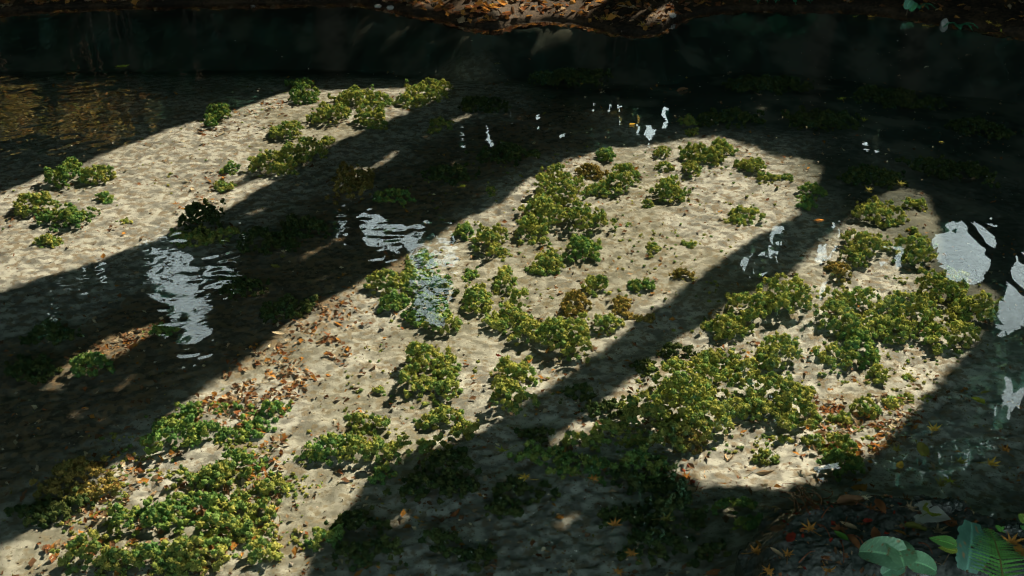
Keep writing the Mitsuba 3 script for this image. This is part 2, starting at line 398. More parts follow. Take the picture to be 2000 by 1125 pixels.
# ------------------------------------------------------------------ trees round the stream
GREEN = np.array([(0.095, 0.29, 0.25), (0.12, 0.31, 0.24), (0.08, 0.27, 0.23), (0.14, 0.30, 0.20)])
AUTUMN = np.array([(0.42, 0.36, 0.11), (0.36, 0.28, 0.09), (0.30, 0.34, 0.10), (0.40, 0.24, 0.09), (0.54, 0.49, 0.25)])


def leaf_cloud(P, L, W, cols, jitter=0.35):
    """Two folded triangles a leaf, turned at random."""
    n = len(P)
    R = rand_rot(n)
    s = rng.uniform(0.75, 1.25, n)
    base = np.array([[-0.5 * L, 0, 0], [0, 0.5 * W, 0.12 * W], [0.5 * L, 0, 0], [0, -0.5 * W, 0.12 * W]])
    v = np.einsum('nij,kj->nki', R, base) * s[:, None, None] + P[:, None]
    f = (np.arange(n) * 4)[:, None, None] + np.array([[0, 2, 1], [0, 3, 2]])
    c = cols[rng.integers(0, len(cols), n)] * (1 + jitter * rng.uniform(-1, 1, (n, 1)))
    return v.reshape(-1, 3), f.reshape(-1, 3), np.repeat(np.clip(c, 0, 1), 4, axis=0)


tree_spots = [(-10, 14.5), (-6.8, 15.6), (-2.9, 14.6), (0.4, 15.8), (3.4, 14.2), (6.4, 13.4), (9.2, 14.4), (12.5, 13.0), (5.0, 18.0), (9.5, 18.5), (0.5, 20), (-5, 20), (14, 18), (-11, 20), (2, 27), (12, 26), (20, 28), (-8, 28), (-17, 27), (8, 33), (26, 34), (-2, 34), (-18, -6), (-12, -12), (12, -13), (19, -6), (-21, 13.6), (22, 0.0), (23, 14), (-22, -1), (3, -17), (-5, -15),
              (-8.5, -1.5), (-3.5, -3.0), (4.2, -2.6), (9.0, -1.2), (13.5, -2.5), (-14.5, -1.0), (-16, 14.0)]
bases = []
for bx, by in tree_spots:
    best = None
    for k in range(60):
        x, y = (bx, by) if k == 0 else (bx + rng.uniform(-1.2, 1.2), by + rng.uniform(-0.9, 0.9))
        zz = np.linspace(0.3, 7.0 if by < 24 else 15.0, 90)
        P = np.stack([zz * 0 + x, zz * 0 + y, zz], 1)
        cost = blocks_lit(P, 0.15).sum() + blocks_mirror(P, 12).sum() + 0.02 * math.hypot(x - bx, y - by)
        if best is None or cost < best[0]:
            best = (cost, x, y)
    bases.append(best[1:])
bases = np.array(bases)

# the canopy: an upper layer of leaves over the whole place, cut out for the sun patches and thickened to cast the shade
cand = []
n = 155000
P = np.stack([rng.uniform(-19, 20, n), rng.uniform(-9, 24, n), rng.uniform(4.4, 9.0, n)], 1)
lump = meshkit.fbm(P * [0.55, 0.55, 0.8], 3, 5)
P = P[(lump > 0.27) & ((P[:, 1] > 1.0) | (P[:, 2] > 5.6))]
P = P[~blocks_lit(P, 0.17) & ~blocks_mirror(P, 14)]
cand.append((P, 0.45, 0.30))
# low branches hanging over the far side and the right bank
n = 52000
Q = np.stack([rng.uniform(-14, 16, n), rng.uniform(14.5, 23, n), rng.uniform(0.8, 6.0, n)], 1)
Q = Q[~blocks_lit(Q, 0.12) & ~blocks_mirror(Q, 10)]
cand.append((Q, 0.34, 0.22))
n = 60000                                               # taller forest behind
Q = np.stack([rng.uniform(-26, 40, n), rng.uniform(19, 40, n), rng.uniform(3.0, 24.0, n)], 1)
Q = Q[Q[:, 2] < 11 + 0.55 * (Q[:, 1] - 19)]
Q = Q[~blocks_lit(Q, 0.30) & ~blocks_mirror(Q, 12)]
cand.append((Q, 0.7, 0.5))
n = 42000                                               # the wood all round, with a gap left behind the viewer to light the near bank
ang, rad = rng.uniform(0, 2 * math.pi, n), rng.uniform(14, 25, n)
Q = np.stack([1 + rad * np.sin(ang), 5 + rad * np.cos(ang), rng.uniform(0.4, 9.5, n)], 1)
south = np.degrees(np.arctan2(Q[:, 0] - 1, 5 - Q[:, 1]))
Q = Q[(np.abs(np.degrees(ang) % 360 - 180) < 145) & (np.abs(south - 6) > 42) & ~blocks_lit(Q, 0.25) & ~blocks_mirror(Q, 12)]
cand.append((Q, 0.7, 0.5))
# shade on the stream in view
cell = 0.05
gx, gy = np.arange(-6.5, 6.5, cell), np.arange(1.8, 12.0, cell)
GX, GY = np.meshgrid(gx, gy)
want = ~shapely.contains_xy(LIT_W.buffer(0.01), GX.ravel(), GY.ravel()).reshape(GX.shape)


def cover(P, r):
    q = sun_xy(P)
    i, j = np.round((q[:, 1] - gy[0]) / cell).astype(int), np.round((q[:, 0] - gx[0]) / cell).astype(int)
    ok = (i >= 0) & (j >= 0) & (i < len(gy)) & (j < len(gx))
    C = np.zeros(GX.shape)
    np.add.at(C, (i[ok], j[ok]), 1)
    return C


from scipy.ndimage import uniform_filter
area = cover(cand[0][0], 0) * 0.0675 / math.sin(e_) * 0.5 + cover(cand[1][0], 0) * 0.037 / math.sin(e_) * 0.5 + cover(cand[2][0], 0) * 0.17 / math.sin(e_) * 0.5
LAI = uniform_filter(area / cell**2, 5)
extra = []
for _ in range(30):
    miss = want & (LAI < 8.0)
    idx = np.flatnonzero(miss)
    if len(idx) < 60:
        break
    pick = rng.choice(idx, min(len(idx), 9000), replace=False)
    m = len(pick)
    g = np.stack([GX.ravel()[pick] + rng.uniform(-cell, cell, m) / 2, GY.ravel()[pick] + rng.uniform(-cell, cell, m) / 2, np.full(m, -0.27)], 1)
    t = rng.uniform(2.3, 4.3, m) / SUN[2]
    Q = g + SUN * t[:, None]
    Q = Q[~blocks_lit(Q, 0.015) & ~blocks_mirror(Q, 6)]
    extra.append(Q)
    area += cover(Q, 0) * 0.0050 / math.sin(e_) * 0.5
    LAI = uniform_filter(area / cell**2, 5)
cand.append((np.vstack(extra), 0.12, 0.08))
# leaves that close the mirror image of the wood
mc = 12.0
mx, my = np.arange(-30, 2031, mc), np.arange(50, 1126, mc)
MX, MY = np.meshgrid(mx, my)
hole = shapely.contains_xy(unary_union([SKY_PX, THIN_PX, VEIL_PX, WINDOW_PX]).buffer(8), MX.ravel(), MY.ravel()).reshape(MX.shape)


def mirror_cover(P, A):
    x, y = seen(P * [1, 1, -1])
    i, j = np.round((y - my[0]) / mc).astype(int), np.round((x - mx[0]) / mc).astype(int)
    ok = (i >= 0) & (j >= 0) & (i < len(my)) & (j < len(mx))
    C = np.zeros(MX.shape)
    np.add.at(C, (i[ok], j[ok]), 0.5 * A * (PW / 2 / TX) ** 2 / np.sum((P[ok] * [1, 1, -1] - EYE) ** 2, 1) / mc**2)
    return C


mcov = sum(mirror_cover(Pn, L * W * 0.5) for Pn, L, W in cand)
extra = []
for _ in range(60):
    soft = uniform_filter(mcov, 5)
    idx = np.flatnonzero(~hole & (soft < 5.0))
    if len(idx) < 40:
        break
    pick = rng.choice(idx, min(len(idx), 5000), replace=False)
    m = len(pick)
    g = at(MX.ravel()[pick] + rng.uniform(-mc, mc, m) / 2, MY.ravel()[pick] + rng.uniform(-mc, mc, m) / 2, 0.0)
    d = g - EYE
    d[:, 2] *= -1
    Q = g + d / d[:, 2:] * np.where(rng.random(m) < 0.5, rng.uniform(1.5, 6.0, m), rng.uniform(6.0, 22.0, m))[:, None]
    x, y = seen(Q)
    vis = (x > -40) & (x < 2040) & (y > -40) & (y < 1165)
    Q = Q[(Q[:, 1] < 38) & ~vis & ~blocks_lit(Q, 0.06) & ~blocks_mirror(Q, 6)]
    extra.append(Q)
    mcov += mirror_cover(Q, 0.14 * 0.09 * 0.5 * 1.0)
if extra:
    cand.append((np.vstack(extra), 0.14, 0.09))
def skylight_gap(P):
    """Leaves dropped behind the viewer to let sky light reach the near bank."""
    d = P - np.array([1.2, 2.6, 0.2])
    return (np.abs(np.degrees(np.arctan2(d[:, 0], -d[:, 1]))) < 32) & (np.degrees(np.arctan2(d[:, 2], np.hypot(d[:, 0], d[:, 1]))) < 31) & (d[:, 1] < 0)


cand = [(Pn[~skylight_gap(Pn)], L, W) for Pn, L, W in cand]  # leaves removed behind the viewer so sky light fills the near bank
lean0, lean1 = np.asarray(at(1560, 458, -0.27)), np.asarray(at(1010, 842, -0.27))
sets = [[] for _ in bases]
for Pn, L, W in cand:
    d = np.linalg.norm(Pn[:, None, :2] - bases[None], axis=2)
    who = d.argmin(1)
    for k in range(len(bases)):
        sets[k].append((Pn[who == k], L, W))
for k, (bx, by) in enumerate(bases):
    allp = np.vstack([s[0] for s in sets[k]])
    if len(allp) < 50:
        continue
    where = 'far' if by > 5 else 'near'
    key = thing('tree', f'forest tree on the {where} bank outside the picture, leaves cut to shape the light', 'tree', f'trees on the {where} bank')
    gz = float(ground_z(np.array([bx]), np.array([by]))[0])
    H = 7.2 if by < 24 else 15.0
    zz = np.linspace(gz - 0.2, H, 12)
    lean = np.array([rng.uniform(-0.2, 0.2), rng.uniform(-0.2, 0.2)])
    wob = np.stack([bx + lean[0] * (zz / H) ** 2 + 0.05 * np.sin(zz * 1.3 + k), by + lean[1] * (zz / H) ** 2 + 0.05 * np.cos(zz * 1.1 + k), zz], 1)
    part(key, 'trunk', mikit.ply(tube(wob, np.interp(zz, [gz, gz + 0.5, H], [0.24, 0.17, 0.05]), 10), 'bark', smooth=True))
    cen = allp[rng.choice(len(allp), 9, replace=False)]
    for it in range(4):
        lab = np.linalg.norm(allp[:, None] - cen[None], axis=2).argmin(1)
        cen = np.array([allp[lab == i].mean(0) if (lab == i).any() else cen[i] for i in range(9)])
    for c in cen:
        z0 = np.clip(c[2] - 0.5 * math.hypot(c[0] - bx, c[1] - by), gz + 1.6, H - 0.8)
        s0 = np.array([np.interp(z0, zz, wob[:, 0]), np.interp(z0, zz, wob[:, 1]), z0])
        u = np.linspace(0, 1, 8)[:, None]
        pts = s0 * (1 - u) + c * u + np.array([0, 0, 0.5]) * (u * (1 - u)) * 1.6
        if blocks_lit(pts, 0.02).sum() + blocks_mirror(pts, 5).sum() > 1:
            continue
        part(key, 'limb', mikit.ply(tube(pts, np.linspace(0.06, 0.012, 8), 6), 'bark', smooth=True))
    vs, fs, cs, o = [], [], [], 0
    for Pn, L, W in sets[k]:
        if len(Pn):
            v, f, c = leaf_cloud(Pn, L, W, GREEN)
            vs.append(v), fs.append(f + o), cs.append(c)
            o += len(v)
    part(key, 'crown', mikit.ply((np.vstack(vs), np.vstack(fs)), 'canopy_leaf', color=np.vstack(cs)))

key = thing('leaning_tree', 'unseen tree of the far right bank, limb laid to shade the band between patches', 'tree')
t0, t1 = 7.2 / SUN[2], 3.0 / SUN[2]
u = np.linspace(-0.22, 1.02, 16)
pts = (lean0 + SUN * t0) * (1 - u[:, None]) + (lean1 + SUN * t1) * u[:, None]  # limb line follows the sun rays so it casts the dark band
part(key, 'limb', mikit.ply(tube(pts, np.interp(u, [-0.2, 0, 1.02], [0.13, 0.105, 0.07]), 12), 'bark', smooth=True))
zz = np.linspace(0.3, pts[0, 2] + 1.2, 12)
bx, by = pts[0, :2]
part(key, 'trunk', mikit.ply(tube(np.stack([bx + 0.05 * np.sin(zz), by + 0.05 * np.cos(zz), zz], 1), np.linspace(0.26, 0.12, 12), 12), 'bark', smooth=True))

# sunlit autumn shrubs on the far bank, seen as the amber band mirrored in the water
for i, (c, r) in enumerate(SUNLIT[:6]):
    c = np.array(c)
    key = thing('autumn_shrub', 'amber autumn shrub on the far bank, seen only mirrored in the water', 'shrub', 'autumn shrubs on the far bank')
    gz = float(far_bank_z(np.array([c[0]]), np.array([c[1]]))[0])
    for j in range(4):
        tip = c + rng.normal(0, 0.3 * r, 3)
        u = np.linspace(0, 1, 7)[:, None]
        p0 = np.array([c[0] + 0.08 * j - 0.1, c[1], gz - 0.05])
        pts = p0 * (1 - u) + tip * u + np.array([0.1 * (j - 1.5), 0.1, 0]) * u * (1 - u)
        part(key, 'stem', mikit.ply(tube(pts, np.linspace(0.022, 0.006, 7), 5), 'bark', smooth=True))
    m = int(900 * r * r) + 60
    d = rng.normal(size=(m, 3))
    d /= np.linalg.norm(d, axis=1, keepdims=True)
    P = c + d * (r * np.array([1.0, 0.6, 0.40])) * rng.uniform(0.25, 1, (m, 1)) ** 0.5
    P = P[meshkit.noise(P * 3.5, 4) > 0.33]
    v, f, col = leaf_cloud(P, 0.12, 0.08, AUTUMN if i < 3 else AUTUMN[[0, 2]])
    part(key, 'foliage', mikit.ply((v, f), 'foliage', color=col))

# ------------------------------------------------------------------ water weed
def on_bed(x, y, lift=0.0):
    x, y = np.atleast_1d(np.asarray(x, float)), np.atleast_1d(np.asarray(y, float))
    z = np.full(x.shape, -0.27)
    for _ in range(4):
        P = at(x, y, z + lift)
        z = bed_z(P[:, 0], P[:, 1])
    P[:, 2] = z
    return P


OCT = np.array([[1, 0, 0], [-1, 0, 0], [0, 1, 0], [0, -1, 0], [0, 0, 1], [0, 0, -1.0]])
OCT_F = np.array([[0, 2, 4], [2, 1, 4], [1, 3, 4], [3, 0, 4], [2, 0, 5], [1, 2, 5], [3, 1, 5], [0, 3, 5]])
ICO = trimesh.creation.icosphere(subdivisions=0)
sprigs = []
for _ in range(6):                                        # a bushy shoot tip: a rounded core bristling with short leaflets
    cv = ICO.vertices * rng.uniform(0.62, 0.92, (12, 1)) * np.array([1.0, 1.0, 0.85])
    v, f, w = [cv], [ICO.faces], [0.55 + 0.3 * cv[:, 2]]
    o = 12
    for _ in range(16):
        d = rng.normal(size=3)
        d[2] += 0.5
        d /= np.linalg.norm(d)
        s = np.cross(d, rng.normal(size=3))
        s /= np.linalg.norm(s)
        L = rng.uniform(0.95, 1.35)
        v.append(np.array([d * 0.5 - s * 0.24, d * 0.5 + s * 0.24, d * L + rng.normal(0, 0.08, 3)]))
        f.append(np.array([[o, o + 1, o + 2]]))
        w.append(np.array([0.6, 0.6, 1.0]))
        o += 3
    sprigs.append((np.vstack(v), np.vstack(f), np.concatenate(w)))
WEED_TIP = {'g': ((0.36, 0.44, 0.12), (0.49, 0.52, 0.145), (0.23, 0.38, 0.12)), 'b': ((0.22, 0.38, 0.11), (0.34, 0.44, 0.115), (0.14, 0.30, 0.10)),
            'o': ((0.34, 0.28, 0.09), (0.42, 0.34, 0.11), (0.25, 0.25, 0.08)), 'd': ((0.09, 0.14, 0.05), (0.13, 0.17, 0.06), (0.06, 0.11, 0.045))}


def weed_mesh(cx, cy, rx, ry, tone):
    rx, ry = 1.08 * rx, 1.02 * ry
    base = on_bed(cx, cy + 0.3 * ry)[0]
    sc_ = np.linalg.norm(base - EYE) * TX / (PW / 2)
    hc = min(0.17, 1.3 * min(rx, 1.25 * ry) * sc_) * (0.6 if tone == 'o' and rx > 40 else 1.0)
    base = on_bed(cx, cy, 0.7 * hc)[0]
    e = math.atan2(CAM_H - base[2], base[1])
    wx_, wy_ = rx * sc_, max(0.74 * ry * sc_ / math.sin(e), 0.55 * rx * sc_)
    r = 0.0150 if rx > 17 else 0.0115
    m = int(np.clip(math.pi * wx_ * wy_ / (math.pi * r * r) * 2.8, 14, 680))
    seed = int(cx * 7 + cy)
    p = rng.uniform(-1.3, 1.3, (m * 4, 2))
    lob = n2(p[:, 0] + seed, p[:, 1], 2.4, seed, 3)
    rho = np.hypot(p[:, 0], p[:, 1]) * (1.95 - 1.9 * lob)
    p, rho = p[rho < 1][:m], rho[rho < 1][:m]
    bump_ = n2(p[:, 0] * wx_ / 0.06 + seed, p[:, 1] * wy_ / 0.06, 1.0, seed + 1, 2)
    hz = hc * np.maximum(1 - rho**2.5, 0.10) ** 0.35 * np.clip(2.3 * bump_ - 0.2, 0.06, 1.25)
    x, y = base[0] + p[:, 0] * wx_, base[1] + p[:, 1] * wy_
    z = bed_z(x, y) + 0.010 + hz * np.where(rng.random(len(p)) < 0.85, 1 - 0.28 * rng.random(len(p)) ** 2, 0.8 * rng.random(len(p)))
    z = np.minimum(z, -0.012)
    sc = r * rng.uniform(0.65, 1.35, len(p))
    tips = np.array(WEED_TIP[tone])
    vs, fs, cs, o = [], [], [], 0
    which = rng.integers(0, 6, len(p))
    R = rand_rot(len(p))
    hue = rng.integers(0, 3, len(p))
    patch = n2(x, y, 6.0, 201, 2)
    for k in range(6):
        i = np.flatnonzero(which == k)
        if not len(i):
            continue
        v, f, w = sprigs[k]
        yaw = rng.uniform(0, 6.28, len(i))
        c_, s_ = np.cos(yaw), np.sin(yaw)
        Q = np.stack([v[None, :, 0] * c_[:, None] - v[None, :, 1] * s_[:, None], v[None, :, 0] * s_[:, None] + v[None, :, 1] * c_[:, None], np.repeat(v[None, :, 2], len(i), 0)], -1)
        Q = Q * sc[i, None, None] + np.stack([x[i], y[i], z[i]], 1)[:, None]
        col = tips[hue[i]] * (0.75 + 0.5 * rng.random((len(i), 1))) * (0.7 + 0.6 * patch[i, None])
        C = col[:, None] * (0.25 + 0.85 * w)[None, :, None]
        vs.append(Q.reshape(-1, 3)), cs.append(C.reshape(-1, 3))
        fs.append((f[None] + (np.arange(len(i)) * len(v))[:, None, None]).reshape(-1, 3) + o)
        o += len(i) * len(v)
    return np.vstack(vs), np.vstack(fs), np.vstack(cs)


WEED = [
    # upper left sunlit strip
    (420, 225, 18, 20, 'b', 'green weed tuft at the upper edge of the upper left sand strip beside scattered leaves'), (130, 335, 30, 20, 'b', 'bushy weed clump casting a dark shadow at the left end of the upper strip'),
    (187, 342, 22, 16, 'g', 'weed clump topped with brown leaves on the upper left strip'), (65, 397, 34, 17, 'g', 'flat olive weed clump nearest the left edge on the upper strip'),
    (128, 420, 38, 19, 'b', 'two-lobed weed clump below the leaf-topped clump on the upper left strip'), (205, 388, 18, 8, 'b', '#A'), (95, 468, 22, 12, 'g', '#A'), (245, 437, 12, 6, 'g', '#A'),
    (560, 255, 28, 13, 'g', 'weed clump above the long sloping clump on the upper left strip'), (540, 316, 36, 20, 'g', 'lower half of the long sloping weed bank on the upper strip'), (592, 294, 36, 18, 'g', 'upper half of the long sloping weed bank on the upper strip'),
    (635, 278, 14, 9, 'g', '#A'), (452, 330, 14, 10, 'b', '#A'), (440, 365, 16, 11, 'g', '#A'), (645, 220, 30, 18, 'g', 'leftmost clump in the weed row closing the far end of the upper strip'),
    (690, 190, 34, 15, 'g', 'bright weed clump in the middle of the row closing the upper strip'), (728, 228, 26, 18, 'g', 'weed clump at the tip of the upper strip where shade begins'), (740, 196, 24, 12, 'g', '#A'),
    (832, 172, 34, 16, 'g', 'rightmost weed clump of the row beyond the upper strip'), (806, 198, 28, 12, 'g', 'weed clump just below the rightmost one of the far row'), (585, 163, 22, 10, 'b', '#D'), (602, 186, 24, 12, 'b', '#D'),
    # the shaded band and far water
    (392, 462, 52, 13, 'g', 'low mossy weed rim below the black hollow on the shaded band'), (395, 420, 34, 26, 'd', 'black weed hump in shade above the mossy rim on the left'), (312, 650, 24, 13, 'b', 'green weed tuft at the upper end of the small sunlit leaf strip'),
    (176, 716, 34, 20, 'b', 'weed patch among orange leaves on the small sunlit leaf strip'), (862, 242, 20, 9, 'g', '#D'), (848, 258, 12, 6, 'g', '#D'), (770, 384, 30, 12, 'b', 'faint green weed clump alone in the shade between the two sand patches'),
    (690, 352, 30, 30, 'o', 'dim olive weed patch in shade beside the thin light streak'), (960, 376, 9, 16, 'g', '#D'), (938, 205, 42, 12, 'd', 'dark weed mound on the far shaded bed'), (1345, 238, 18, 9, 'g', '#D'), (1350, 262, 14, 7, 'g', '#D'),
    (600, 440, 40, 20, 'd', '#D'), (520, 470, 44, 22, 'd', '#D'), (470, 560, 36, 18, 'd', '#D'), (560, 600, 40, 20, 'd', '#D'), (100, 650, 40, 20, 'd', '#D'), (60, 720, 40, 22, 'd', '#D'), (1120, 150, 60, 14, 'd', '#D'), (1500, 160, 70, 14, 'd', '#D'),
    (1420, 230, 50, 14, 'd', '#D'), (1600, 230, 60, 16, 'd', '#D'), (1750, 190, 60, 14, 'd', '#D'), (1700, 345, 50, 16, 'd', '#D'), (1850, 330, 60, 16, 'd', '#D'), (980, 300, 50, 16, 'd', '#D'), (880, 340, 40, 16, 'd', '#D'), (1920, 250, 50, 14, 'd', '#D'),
    # wide middle patch
    (1090, 358, 34, 30, 'g', 'tall weed bush at the upper left corner of the wide sunlit patch'), (1060, 412, 32, 34, 'g', 'weed bush below the tall one along the left rim of the wide patch'), (1034, 446, 28, 22, 'g', 'lowest bush of the column along the upper left rim of the wide patch'),
    (1155, 336, 28, 13, 'o', 'brownish ring of weed near the top of the wide patch'), (1212, 350, 30, 22, 'g', 'round weed clump right of the brownish ring'), (1165, 376, 34, 12, 'g', '#B'), (1146, 420, 38, 26, 'g', 'triangular weed clump with a dark shadow beneath in the upper wide patch'),
    (1136, 480, 30, 24, 'b', 'dark green weed clump below the triangular one'), (955, 462, 28, 32, 'g', 'upright weed clump at the left rim beside the smoky sky reflection'), (905, 455, 20, 15, 'b', '#B'), (1076, 506, 22, 20, 'g', 'shaggy weed clump with red leaves in the middle of the wide patch'),
    (1060, 526, 28, 12, 'g', '#B'), (984, 498, 12, 10, 'g', '#B'), (918, 536, 14, 18, 'b', '#B'), (930, 582, 22, 30, 'g', 'narrow upright weed clump right of the smoky sky reflection'), (986, 548, 17, 28, 'g', 'slim tall weed stalk clump with a wide shadow to its left'),
    (1000, 602, 26, 30, 'g', 'weed clump at the foot of the slim tall stalk clump'), (964, 628, 24, 18, 'g', '#B'), (800, 530, 12, 28, 'g', 'thin weed column at the left edge of the smoky reflection'), (752, 552, 34, 20, 'g', 'pale weed clump overhanging its shadow at the left rim of the wide patch'),
    (768, 588, 28, 18, 'b', '#B'), (832, 545, 34, 22, 'b', '#B'), (850, 570, 30, 18, 'd', '#B'), (825, 505, 22, 14, 'b', '#B'), (820, 622, 30, 16, 'b', '#B'), (840, 595, 36, 24, 'b', 'weed clump veiled by the smoky sky reflection'), (866, 632, 34, 20, 'g', 'weed clump with a red leaf below the smoky reflection'), (1030, 640, 30, 22, 'g', 'weed clump linking the stalk clump and the big middle clump'),
    (1115, 652, 44, 36, 'g', 'big weed clump in the middle touching the lower shadow band'), (1080, 640, 26, 20, 'g', '#B'), (1186, 636, 26, 17, 'g', 'weed clump right of the big middle clump at the shadow band'), (1215, 596, 16, 24, 'o', 'olive finger of weed above the shadow band'),
    (1124, 590, 24, 22, 'o', 'olive round weed clump above the big middle clump'), (1165, 556, 20, 20, 'g', '#B'), (1255, 560, 24, 12, 'b', '#B'), (1276, 490, 11, 17, 'g', 'single upright tuft on bare sand in the centre of the wide patch'), (1342, 476, 14, 9, 'g', '#C'), (1315, 458, 8, 6, 'g', '#C'),
    (1310, 372, 30, 20, 'g', 'weed clump beside the rippled rings at the top of the wide patch'), (1352, 332, 14, 16, 'g', '#C'), (1368, 300, 32, 18, 'g', 'wide weed clump along the top edge of the wide patch'), (1408, 290, 26, 14, 'g', 'right half of the weed along the top edge of the wide patch'),
    (1466, 320, 26, 14, 'g', 'weed clump at the upper right end of the wide patch'), (1496, 350, 18, 10, 'g', '#C'), (1530, 350, 16, 7, 'g', '#C'), (1290, 295, 13, 11, 'g', '#C'), (1297, 328, 14, 9, 'g', '#C'), (1265, 402, 12, 12, 'g', '#C'), (1185, 305, 18, 11, 'b', '#C'),
    (1462, 420, 26, 14, 'g', 'low spreading weed mat near the right end of the wide patch'), (1436, 432, 16, 9, 'g', '#C'), (1582, 372, 20, 14, 'b', 'dark weed clump at the right tip of the wide patch'), (1574, 398, 16, 10, 'b', '#C'), (1224, 440, 8, 6, 'g', '#C'), (1330, 540, 20, 10, 'o', '#C'),
    (1300, 452, 6, 4, 'o', '#C'), (1255, 626, 22, 8, 'o', '#C'),
    # lower middle
    (828, 696, 32, 28, 'g', 'upper part of the large pale weed bush with the shadow pit to its left'), (812, 742, 32, 34, 'g', 'lower part of the large pale weed bush with the shadow pit'), (874, 722, 20, 36, 'g', 'slim weed bush right of the large pale bush'), (876, 765, 20, 22, 'g', '#E'),
    (1010, 722, 36, 26, 'g', 'upper part of the weed bush where the lower shadow band narrows'), (998, 770, 38, 32, 'g', 'lower part of the weed bush beside the shadow band'), (868, 815, 34, 16, 'g', 'weed clump under the slim bush'), (905, 838, 24, 22, 'g', 'weed clump at the tip of the sand by the lower shadow'),
    (840, 825, 22, 14, 'g', '#E'), (720, 826, 30, 18, 'g', 'weed clump with a long thin shadow in the lower left patch'), (690, 868, 34, 28, 'g', 'right part of the weed bush over the black hollow'), (640, 880, 34, 22, 'b', 'left part of the weed bush over the black hollow'), (610, 892, 26, 14, 'b', '#E'),
    (762, 878, 38, 28, 'g', 'weed bush at the brink of the lower shade'), (746, 926, 22, 22, 'b', 'dark weed clump hanging into the lower shade'), (838, 872, 30, 22, 'g', 'weed clump left of the tan leaf at the shadow edge'), (740, 770, 14, 8, 'g', '#E'), (690, 818, 16, 9, 'g', '#E'),
    # lower left
    (360, 806, 28, 22, 'b', 'dark green weed bush at the shadow edge of the lower left'), (330, 852, 36, 34, 'b', 'tall dark weed bush below it at the lower left shadow edge'), (400, 846, 26, 18, 'b', '#F'), (530, 800, 30, 15, 'b', '#F'), (498, 832, 28, 16, 'b', '#F'), (452, 852, 38, 14, 'b', '#F'),
    (470, 905, 46, 22, 'b', 'wide weed mat among leaves in the lower left'), (410, 930, 50, 22, 'g', 'yellow green weed mat left of centre in the lower left'), (545, 958, 40, 20, 'g', 'weed bush with a shadow notch at the right of the lower left weeds'), (370, 985, 60, 24, 'b', 'long weed bank over a black hollow in the lower left'),
    (280, 1012, 56, 24, 'b', 'weed bank left of the pale pebble'), (465, 985, 50, 26, 'g', 'weed mound right of the black hollow in the lower left'), (440, 1030, 40, 26, 'g', 'weed mound below the pale pebble'), (500, 1025, 24, 34, 'g', 'upright weed bush at the sand edge of the lower left'),
    (510, 1078, 28, 22, 'g', '#F'), (385, 1075, 56, 26, 'g', 'weed mound nearest the bottom edge in the lower left'), (300, 1085, 44, 24, 'b', 'blue green weed mound at the bottom left'), (160, 1080, 36, 32, 'g', 'leftmost round weed mound at the bottom edge'), (225, 1104, 40, 20, 'g', '#F'),
    (350, 1116, 44, 16, 'g', '#F'), (150, 938, 58, 38, 'o', 'rusty brown weed bush in half shade at the lower left'), (125, 985, 46, 18, 'd', '#F'), (70, 1000, 40, 20, 'd', '#F'), (440, 800, 24, 12, 'b', '#F'), (600, 950, 20, 10, 'g', '#F'),
    # right patch
    (1544, 572, 44, 32, 'g', 'large weed bush at the upper left of the right sunlit patch'), (1500, 596, 24, 16, 'g', '#G'), (1460, 598, 30, 28, 'g', 'weed bush veiled by a bluish reflection on the left of the right patch'), (1412, 638, 40, 20, 'g', 'leftmost weed clump of the right sunlit patch'),
    (1640, 528, 18, 22, 'o', 'small tall brownish weed stalk in the right patch'), (1672, 584, 36, 22, 'g', 'weed bush right of the dark trench in the right patch'), (1636, 620, 26, 36, 'g', 'weed bush along the right side of the dark trench'), (1722, 414, 38, 20, 'g', 'weed clump near the top of the right patch'),
    (1786, 400, 20, 10, 'g', '#G'), (1692, 468, 34, 24, 'g', 'weed bush with a round shadow left of the mirrored sky spot'), (1676, 500, 26, 16, 'g', '#G'), (1788, 486, 30, 24, 'g', 'weed bush against the bright mirrored sky'), (1782, 455, 9, 7, 'g', '#G'),
    (1770, 600, 46, 32, 'g', 'broad weed bush in the middle right of the right patch'), (1840, 556, 44, 28, 'g', 'weed bush under the mirrored sky at the right patch edge'), (1896, 598, 42, 26, 'g', 'outermost weed bush at the right end of the right patch'), (1848, 655, 44, 24, 'g', 'overhanging weed bush at the lower right rim of the right patch'),
    (1702, 640, 56, 22, 'g', 'low weed mat in the centre of the right patch'), (1682, 678, 24, 40, 'b', 'bright green drooping weed column in the right patch'), (1634, 694, 34, 20, 'g', 'weed clump with a black hollow below in the right patch'), (1758, 645, 30, 20, 'g', '#G'),
    (1522, 680, 34, 30, 'g', 'pointed dark weed bush in the left centre of the right patch'), (1500, 706, 24, 14, 'g', '#G'), (1345, 725, 54, 34, 'g', 'upper left bush of the large weed thicket'), (1402, 702, 38, 18, 'g', '#G'), (1330, 772, 54, 40, 'g', 'middle bush of the large weed thicket'),
    (1270, 800, 44, 36, 'g', 'left bush of the large weed thicket'), (1378, 815, 46, 36, 'g', 'lower right bush of the large weed thicket'), (1440, 722, 30, 18, 'g', '#G'), (1300, 850, 46, 28, 'g', 'lowest bush of the large weed thicket'), (1340, 866, 30, 20, 'o', '#G'),
    (1502, 756, 40, 34, 'g', 'weed bush in the lower middle of the right patch'), (1552, 800, 40, 34, 'g', 'weed bush right of the lower middle one'), (1478, 800, 38, 20, 'g', '#G'), (1556, 758, 28, 16, 'g', '#G'), (1440, 800, 30, 18, 'g', '#G'), (1716, 738, 18, 18, 'g', '#G'), (1772, 744, 12, 8, 'g', '#G'),
